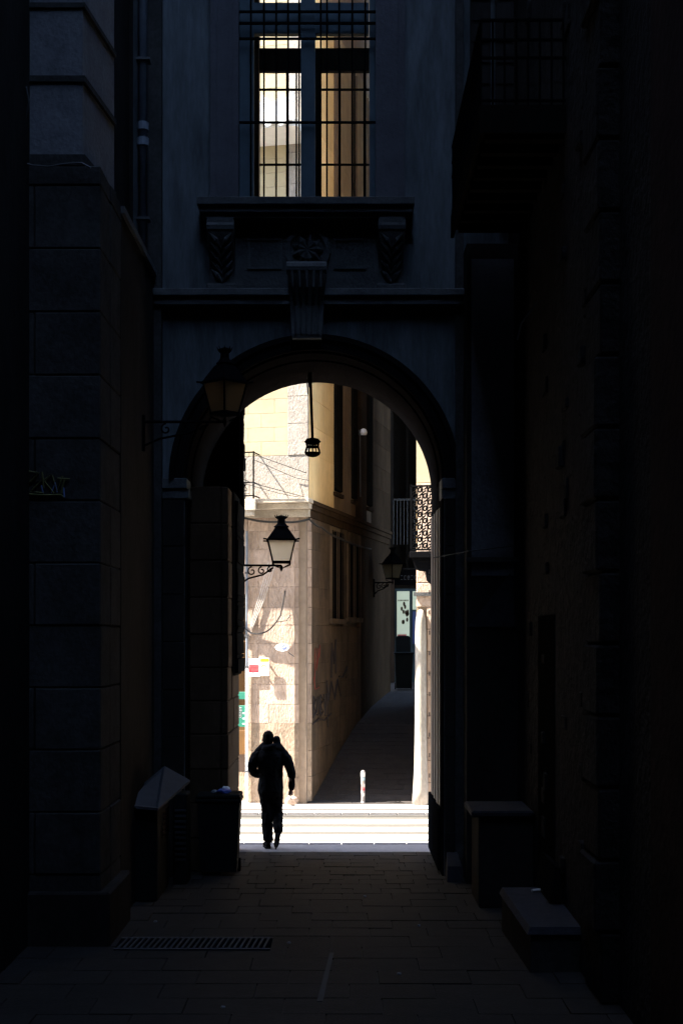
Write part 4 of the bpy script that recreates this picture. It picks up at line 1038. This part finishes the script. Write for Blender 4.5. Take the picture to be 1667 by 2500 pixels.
for k in range(3):
    a = px(1292 + k * 22, 0, 15.2).x
    tag(MB().tube([(a, 15.0 - k * .06, .487), (a + .09, 15.05 - k * .1, .487)], .017, 8).build('glass_bottle', CABLEW), 'small pale bottle lying on the end of the stone bench', 'bottle', 'bottles on the bench')
gs = thing('guard_stone', 'worn grey guard stone at the right foot of the arch', 'guard stone', (1.43, 18.55, 0))
MB().add([(1.36, 18.35, 0), (1.56, 18.35, 0), (1.56, 18.68, 0), (1.36, 18.68, 0), (1.37, 18.38, .2), (1.55, 18.38, .2), (1.52, 18.67, .34), (1.38, 18.67, .34)],
         [(0, 1, 5, 4), (1, 2, 6, 5), (2, 3, 7, 6), (3, 0, 4, 7), (4, 5, 6, 7)]).build('stone', BENCHM, gs)
# right passage doors: planks with studs catching the light
dpl = thing('passage_shutter', 'dark boarded shutter along the right wall under the arch', 'shutter', (1.33, 20, 0))
for k in range(7):
    y0 = 19.0 + k * .27
    MB().box(1.31 - (k % 2) * .012, 1.356, y0, y0 + .262, .9, 4.9, .006).build('plank', WOODBR, dpl)
MB().box(1.28, 1.357, 18.98, 21.06, .05, .88, .01).build('kick_board', IRON, dpl)
for k in range(12): MB().box(1.285, 1.30, 20.9, 20.94, 1.1 + k * .3, 1.16 + k * .3).build('stud', CABM, dpl)

# drain grate in the paving
gt = thing('drain_grate', 'long iron drain grate of slanting bars set in the dark paving', 'drain grate', (-1.35, 14.6, 0))
gx0, gx1, gy0, gy1 = px(292, 0, 14.55).x, px(655, 0, 14.55).x, 14.38, 14.88
MB().box(gx0 - .03, gx1 + .03, gy0 - .03, gy1 + .03, .001, .009).build('tray', IRON, gt)
for (a, b, c, d) in ((gx0 - .03, gx1 + .03, gy0 - .03, gy0), (gx0 - .03, gx1 + .03, gy1, gy1 + .03)): MB().box(a, b, c, d, .009, .018).build('frame', IRONG, gt)
nb = 26
for k in range(nb):
    x = gx0 + (gx1 - gx0 - .05) * k / (nb - 1)
    MB().poly([(x, gy0, .0095), (x + .018, gy0, .0095), (x + .050, gy1, .0095), (x + .032, gy1, .0095)], (0, 0, .012)).build('bar', CABM, gt)
# metal strip let into the paving
a, b = px(782, 2455, 12.3), px(810, 2330, 14.2)
tag(MB().poly([(a.x - .03, 12.3, .006), (a.x + .02, 12.3, .006), (b.x + .02, 14.2, .006), (b.x - .02, 14.2, .006)], (0, 0, .006)).build('metal_strip', CABM), 'narrow worn metal strip let into the dark paving below the grate', 'metal strip')

# ================================================================== the walking person
PX0, PY0 = px(661, 0, 21.38).x, 21.38
def TP(x, y, z): return (PX0 + x, PY0 + y, z)
person = thing('person', 'person in black hooded jacket and trousers walking out of the arch, seen from behind', 'person', TP(0, 0, 0))
def organic(name, chains, m, parent, voxel=.011, smooth=2, folds=0):
    mb = MB(TP)
    for path, rad in chains: 
        # resample with smooth interpolation
        P = [Vector(p) for p in path]; n = len(P); Q = []; RR = []
        rad = [r if isinstance(r, tuple) else (r, r) for r in rad]
        for i in range(n - 1):
            p0, p1, p2, p3 = P[max(i - 1, 0)], P[i], P[i + 1], P[min(i + 2, n - 1)]
            for k in range(5):
                t = k / 5
                Q.append(.5 * ((2 * p1) + (p2 - p0) * t + (2 * p0 - 5 * p1 + 4 * p2 - p3) * t * t + (3 * p1 - p0 - 3 * p2 + p3) * t ** 3))
                u_ = t * t * (3 - 2 * t); RR.append((rad[i][0] * (1 - u_) + rad[i + 1][0] * u_, rad[i][1] * (1 - u_) + rad[i + 1][1] * u_))
        Q.append(P[-1]); RR.append(rad[-1])
        d0 = (Q[0] - Q[1]).normalized(); d1 = (Q[-1] - Q[-2]).normalized()
        Q = [Q[0] + d0 * min(RR[0]) * .6] + Q + [Q[-1] + d1 * min(RR[-1]) * .6]
        RR = [(RR[0][0] * .55, RR[0][1] * .55)] + RR + [(RR[-1][0] * .55, RR[-1][1] * .55)]
        mb.tube(Q, RR, 14)
    o = mb.build(name, m, parent, smooth=True)
    rm = o.modifiers.new('union', 'REMESH'); rm.mode = 'VOXEL'; rm.voxel_size = voxel; rm.use_smooth_shade = True
    if folds:
        tx = bpy.data.textures.new(name + '_folds', 'CLOUDS'); tx.noise_scale = .09; tx.noise_depth = 2
        dm = o.modifiers.new('folds', 'DISPLACE'); dm.texture = tx; dm.strength = folds; dm.mid_level = .38; dm.texture_coords = 'LOCAL'
    sm = o.modifiers.new('soft', 'SMOOTH'); sm.factor = .5; sm.iterations = smooth
    return o
# vertical chains: tube axes a = t x up; for vertical t up=X, a = along Y..., radii are (across a, across b)
def vert(zs_, cx_, cy_, wx, wy): return ([(x, y_, z_) for x, y_, z_ in zip(cx_, cy_, zs_)], [(b_, a_) for a_, b_ in zip(wx, wy)])
# y positive = away from the viewer (walking direction)
head = vert([1.46, 1.53, 1.58, 1.63, 1.69, 1.735], [-.02, -.03, -.035, -.037, -.037, -.037], [.0, .02, .035, .03, .02, .02], [.058, .06, .070, .078, .076, .05], [.06, .065, .09, .100, .096, .06])
bodyc = [head, vert([.9, 1.1, 1.3, 1.44], [0, 0, 0, 0], [0, .01, 0, 0], [.14, .14, .16, .10], [.09, .10, .11, .08]),
         ([(-.16, 0, 1.42), (-.285, -.02, 1.20), (-.20, .16, 1.08), (-.10, .20, 1.07)], [.05, .04, .034, .03]),
         ([(.16, 0, 1.42), (.30, -.01, 1.13), (.292, .05, .88)], [.05, .04, .028]),
         ([(-.08, 0, .92), (-.065, .02, .5), (-.04, -.02, .09)], [.08, .055, .04]), ([(.08, 0, .92), (.095, .05, .5), (.112, -.15, .22)], [.08, .05, .03])]
# hands: palm and five separate fingers
def hand(w, dirv, side, curl, thumb):
    W = Vector(w); D = Vector(dirv).normalized(); S = Vector(side).normalized(); Nn = D.cross(S)
    out = [([W, W + D * .045, W + D * .085], [(.022, .026), (.020, .036), (.016, .036)])]
    for k, (o_, l) in enumerate(((-.030, .062), (-.010, .076), (.010, .082), (.029, .074))):
        b0 = W + D * .082 + S * o_
        out.append(([b0, b0 + D * l * .5 + Nn * curl * .25 * l, b0 + D * l * .85 + Nn * curl * .75 * l, b0 + D * l * .95 + Nn * curl * 1.05 * l], [.0085, .008, .0075, .0065]))
    t0 = W + D * .03 - S * .03 * thumb * -1
    out.append(([t0, t0 + D * .03 + S * .022 * thumb, t0 + D * .062 + S * .026 * thumb], [.011, .010, .008]))
    return out
hr = hand((.304, .055, .87), (-.12, .04, -1), (0, 1, 0), .35, 1)
hlft = hand((-.11, .2, 1.07), (1, .15, -.05), (0, 0, 1), .6, 1)
body = organic('body', bodyc + hr + hlft, SKIN, person, .0075, 1)
# ears and nose belong to the body outline
ears = organic('ears', [([(-.118, .025, 1.60), (-.122, .02, 1.635)], [(.012, .018), (.010, .016)]), ([(.042, .025, 1.60), (.047, .02, 1.635)], [(.012, .018), (.010, .016)]), ([(-.037, .125, 1.635), (-.037, .142, 1.595)], [.010, .014])], SKIN, person, .005, 1)
hair = organic('hair', [vert([1.60, 1.64, 1.69, 1.735, 1.748], [-.037] * 5, [-.0, .0, .005, .01, .012], [.081, .085, .083, .062, .03], [.085, .098, .100, .075, .035])], HAIR, person, .009, 2)
jacket = organic('jacket', [
    vert([.855, .90, 1.0, 1.12, 1.25, 1.36, 1.43, 1.475, 1.515], [.0, .0, .0, .0, -.005, -.01, -.01, -.01, -.01], [.0, .0, .0, .0, -.01, -.015, -.01, .0, .01], [.190, .194, .182, .180, .196, .214, .204, .165, .115], [.125, .13, .125, .125, .135, .14, .125, .11, .09]),
    ([(-.165, -.005, 1.425), (-.235, -.02, 1.34), (-.275, -.03, 1.22), (-.245, .06, 1.12), (-.16, .16, 1.085)], [.082, .078, .066, .062, .05]),
    ([(.165, -.005, 1.42), (.235, -.02, 1.34), (.288, -.02, 1.22), (.314, .0, 1.10), (.316, .03, .99), (.306, .05, .89)], [.082, .078, .066, .056, .046, .042]),
], JACKET, person, .010, 1, .035)
hood = organic('hood', [
    ([(-.20, -.01, 1.43), (-.12, -.01, 1.505), (-.075, .0, 1.56)], [.06, .065, .055]),
    ([(.19, -.01, 1.43), (.13, -.01, 1.50), (.075, .0, 1.56)], [.06, .065, .055]),
    ([(-.11, .0, 1.485), (-.08, -.07, 1.50), (.0, -.10, 1.51), (.07, -.085, 1.535), (.10, -.02, 1.54)], [.045, .05, .052, .05, .045]),
    ([(.10, -.04, 1.50), (.098, -.04, 1.57), (.092, -.04, 1.62), (.090, -.04, 1.650)], [(.065, .065), (.06, .06), (.055, .056), (.055, .054)]),
], JACKET, person, .010, 1)
trousers = organic('trousers', [
    vert([.78, .90, .98], [0, 0, 0], [0, 0, 0], [.17, .175, .15], [.11, .115, .10]),
    ([(-.085, 0, .86), (-.072, .01, .68), (-.055, .02, .49), (-.05, .0, .28), (-.03, -.02, .12)], [(.098, .10), (.085, .09), (.074, .08), (.068, .078), (.066, .074)]),
    ([(.085, 0, .86), (.092, .04, .68), (.100, .05, .50), (.108, -.06, .38), (.118, -.15, .265)], [(.098, .10), (.085, .09), (.075, .08), (.070, .074), (.066, .066)]),
], TROUS, person, .010, 1, .035)
# left shoe flat, toe turned out; right shoe heel up
ls_ = organic('shoe', [([(-.035, -.06, .055), (-.05, .02, .06), (-.075, .12, .045), (-.085, .17, .035)], [(.042, .048), (.046, .05), (.048, .04), (.04, .028)])], SHOE, person, .008, 1)
MB(TP).poly([(-.075, -.11, 0), (.005, -.105, 0), (.005, .0, 0), (-.02, .14, 0), (-.06, .225, 0), (-.115, .215, 0), (-.125, .13, 0), (-.095, .0, 0)], (0, 0, .022)).build('sole', SOLE, ls_)
rs_ = organic('shoe', [([(.118, -.19, .235), (.105, -.16, .16), (.092, -.11, .075), (.085, -.06, .04)], [(.040, .044), (.046, .044), (.048, .04), (.042, .030)])], SHOE, person, .008, 1)
mbs = MB(TP); path = [(.118, -.232, .245), (.106, -.205, .165), (.092, -.155, .07), (.084, -.10, .018), (.082, -.04, .006)]
mbs.tube(path, [(.034, .012), (.044, .012), (.050, .012), (.050, .012), (.038, .008)], 10); mbs.build('sole', SOLE, rs_)

print('objects', len(bpy.data.objects), 'slabs', nsl)
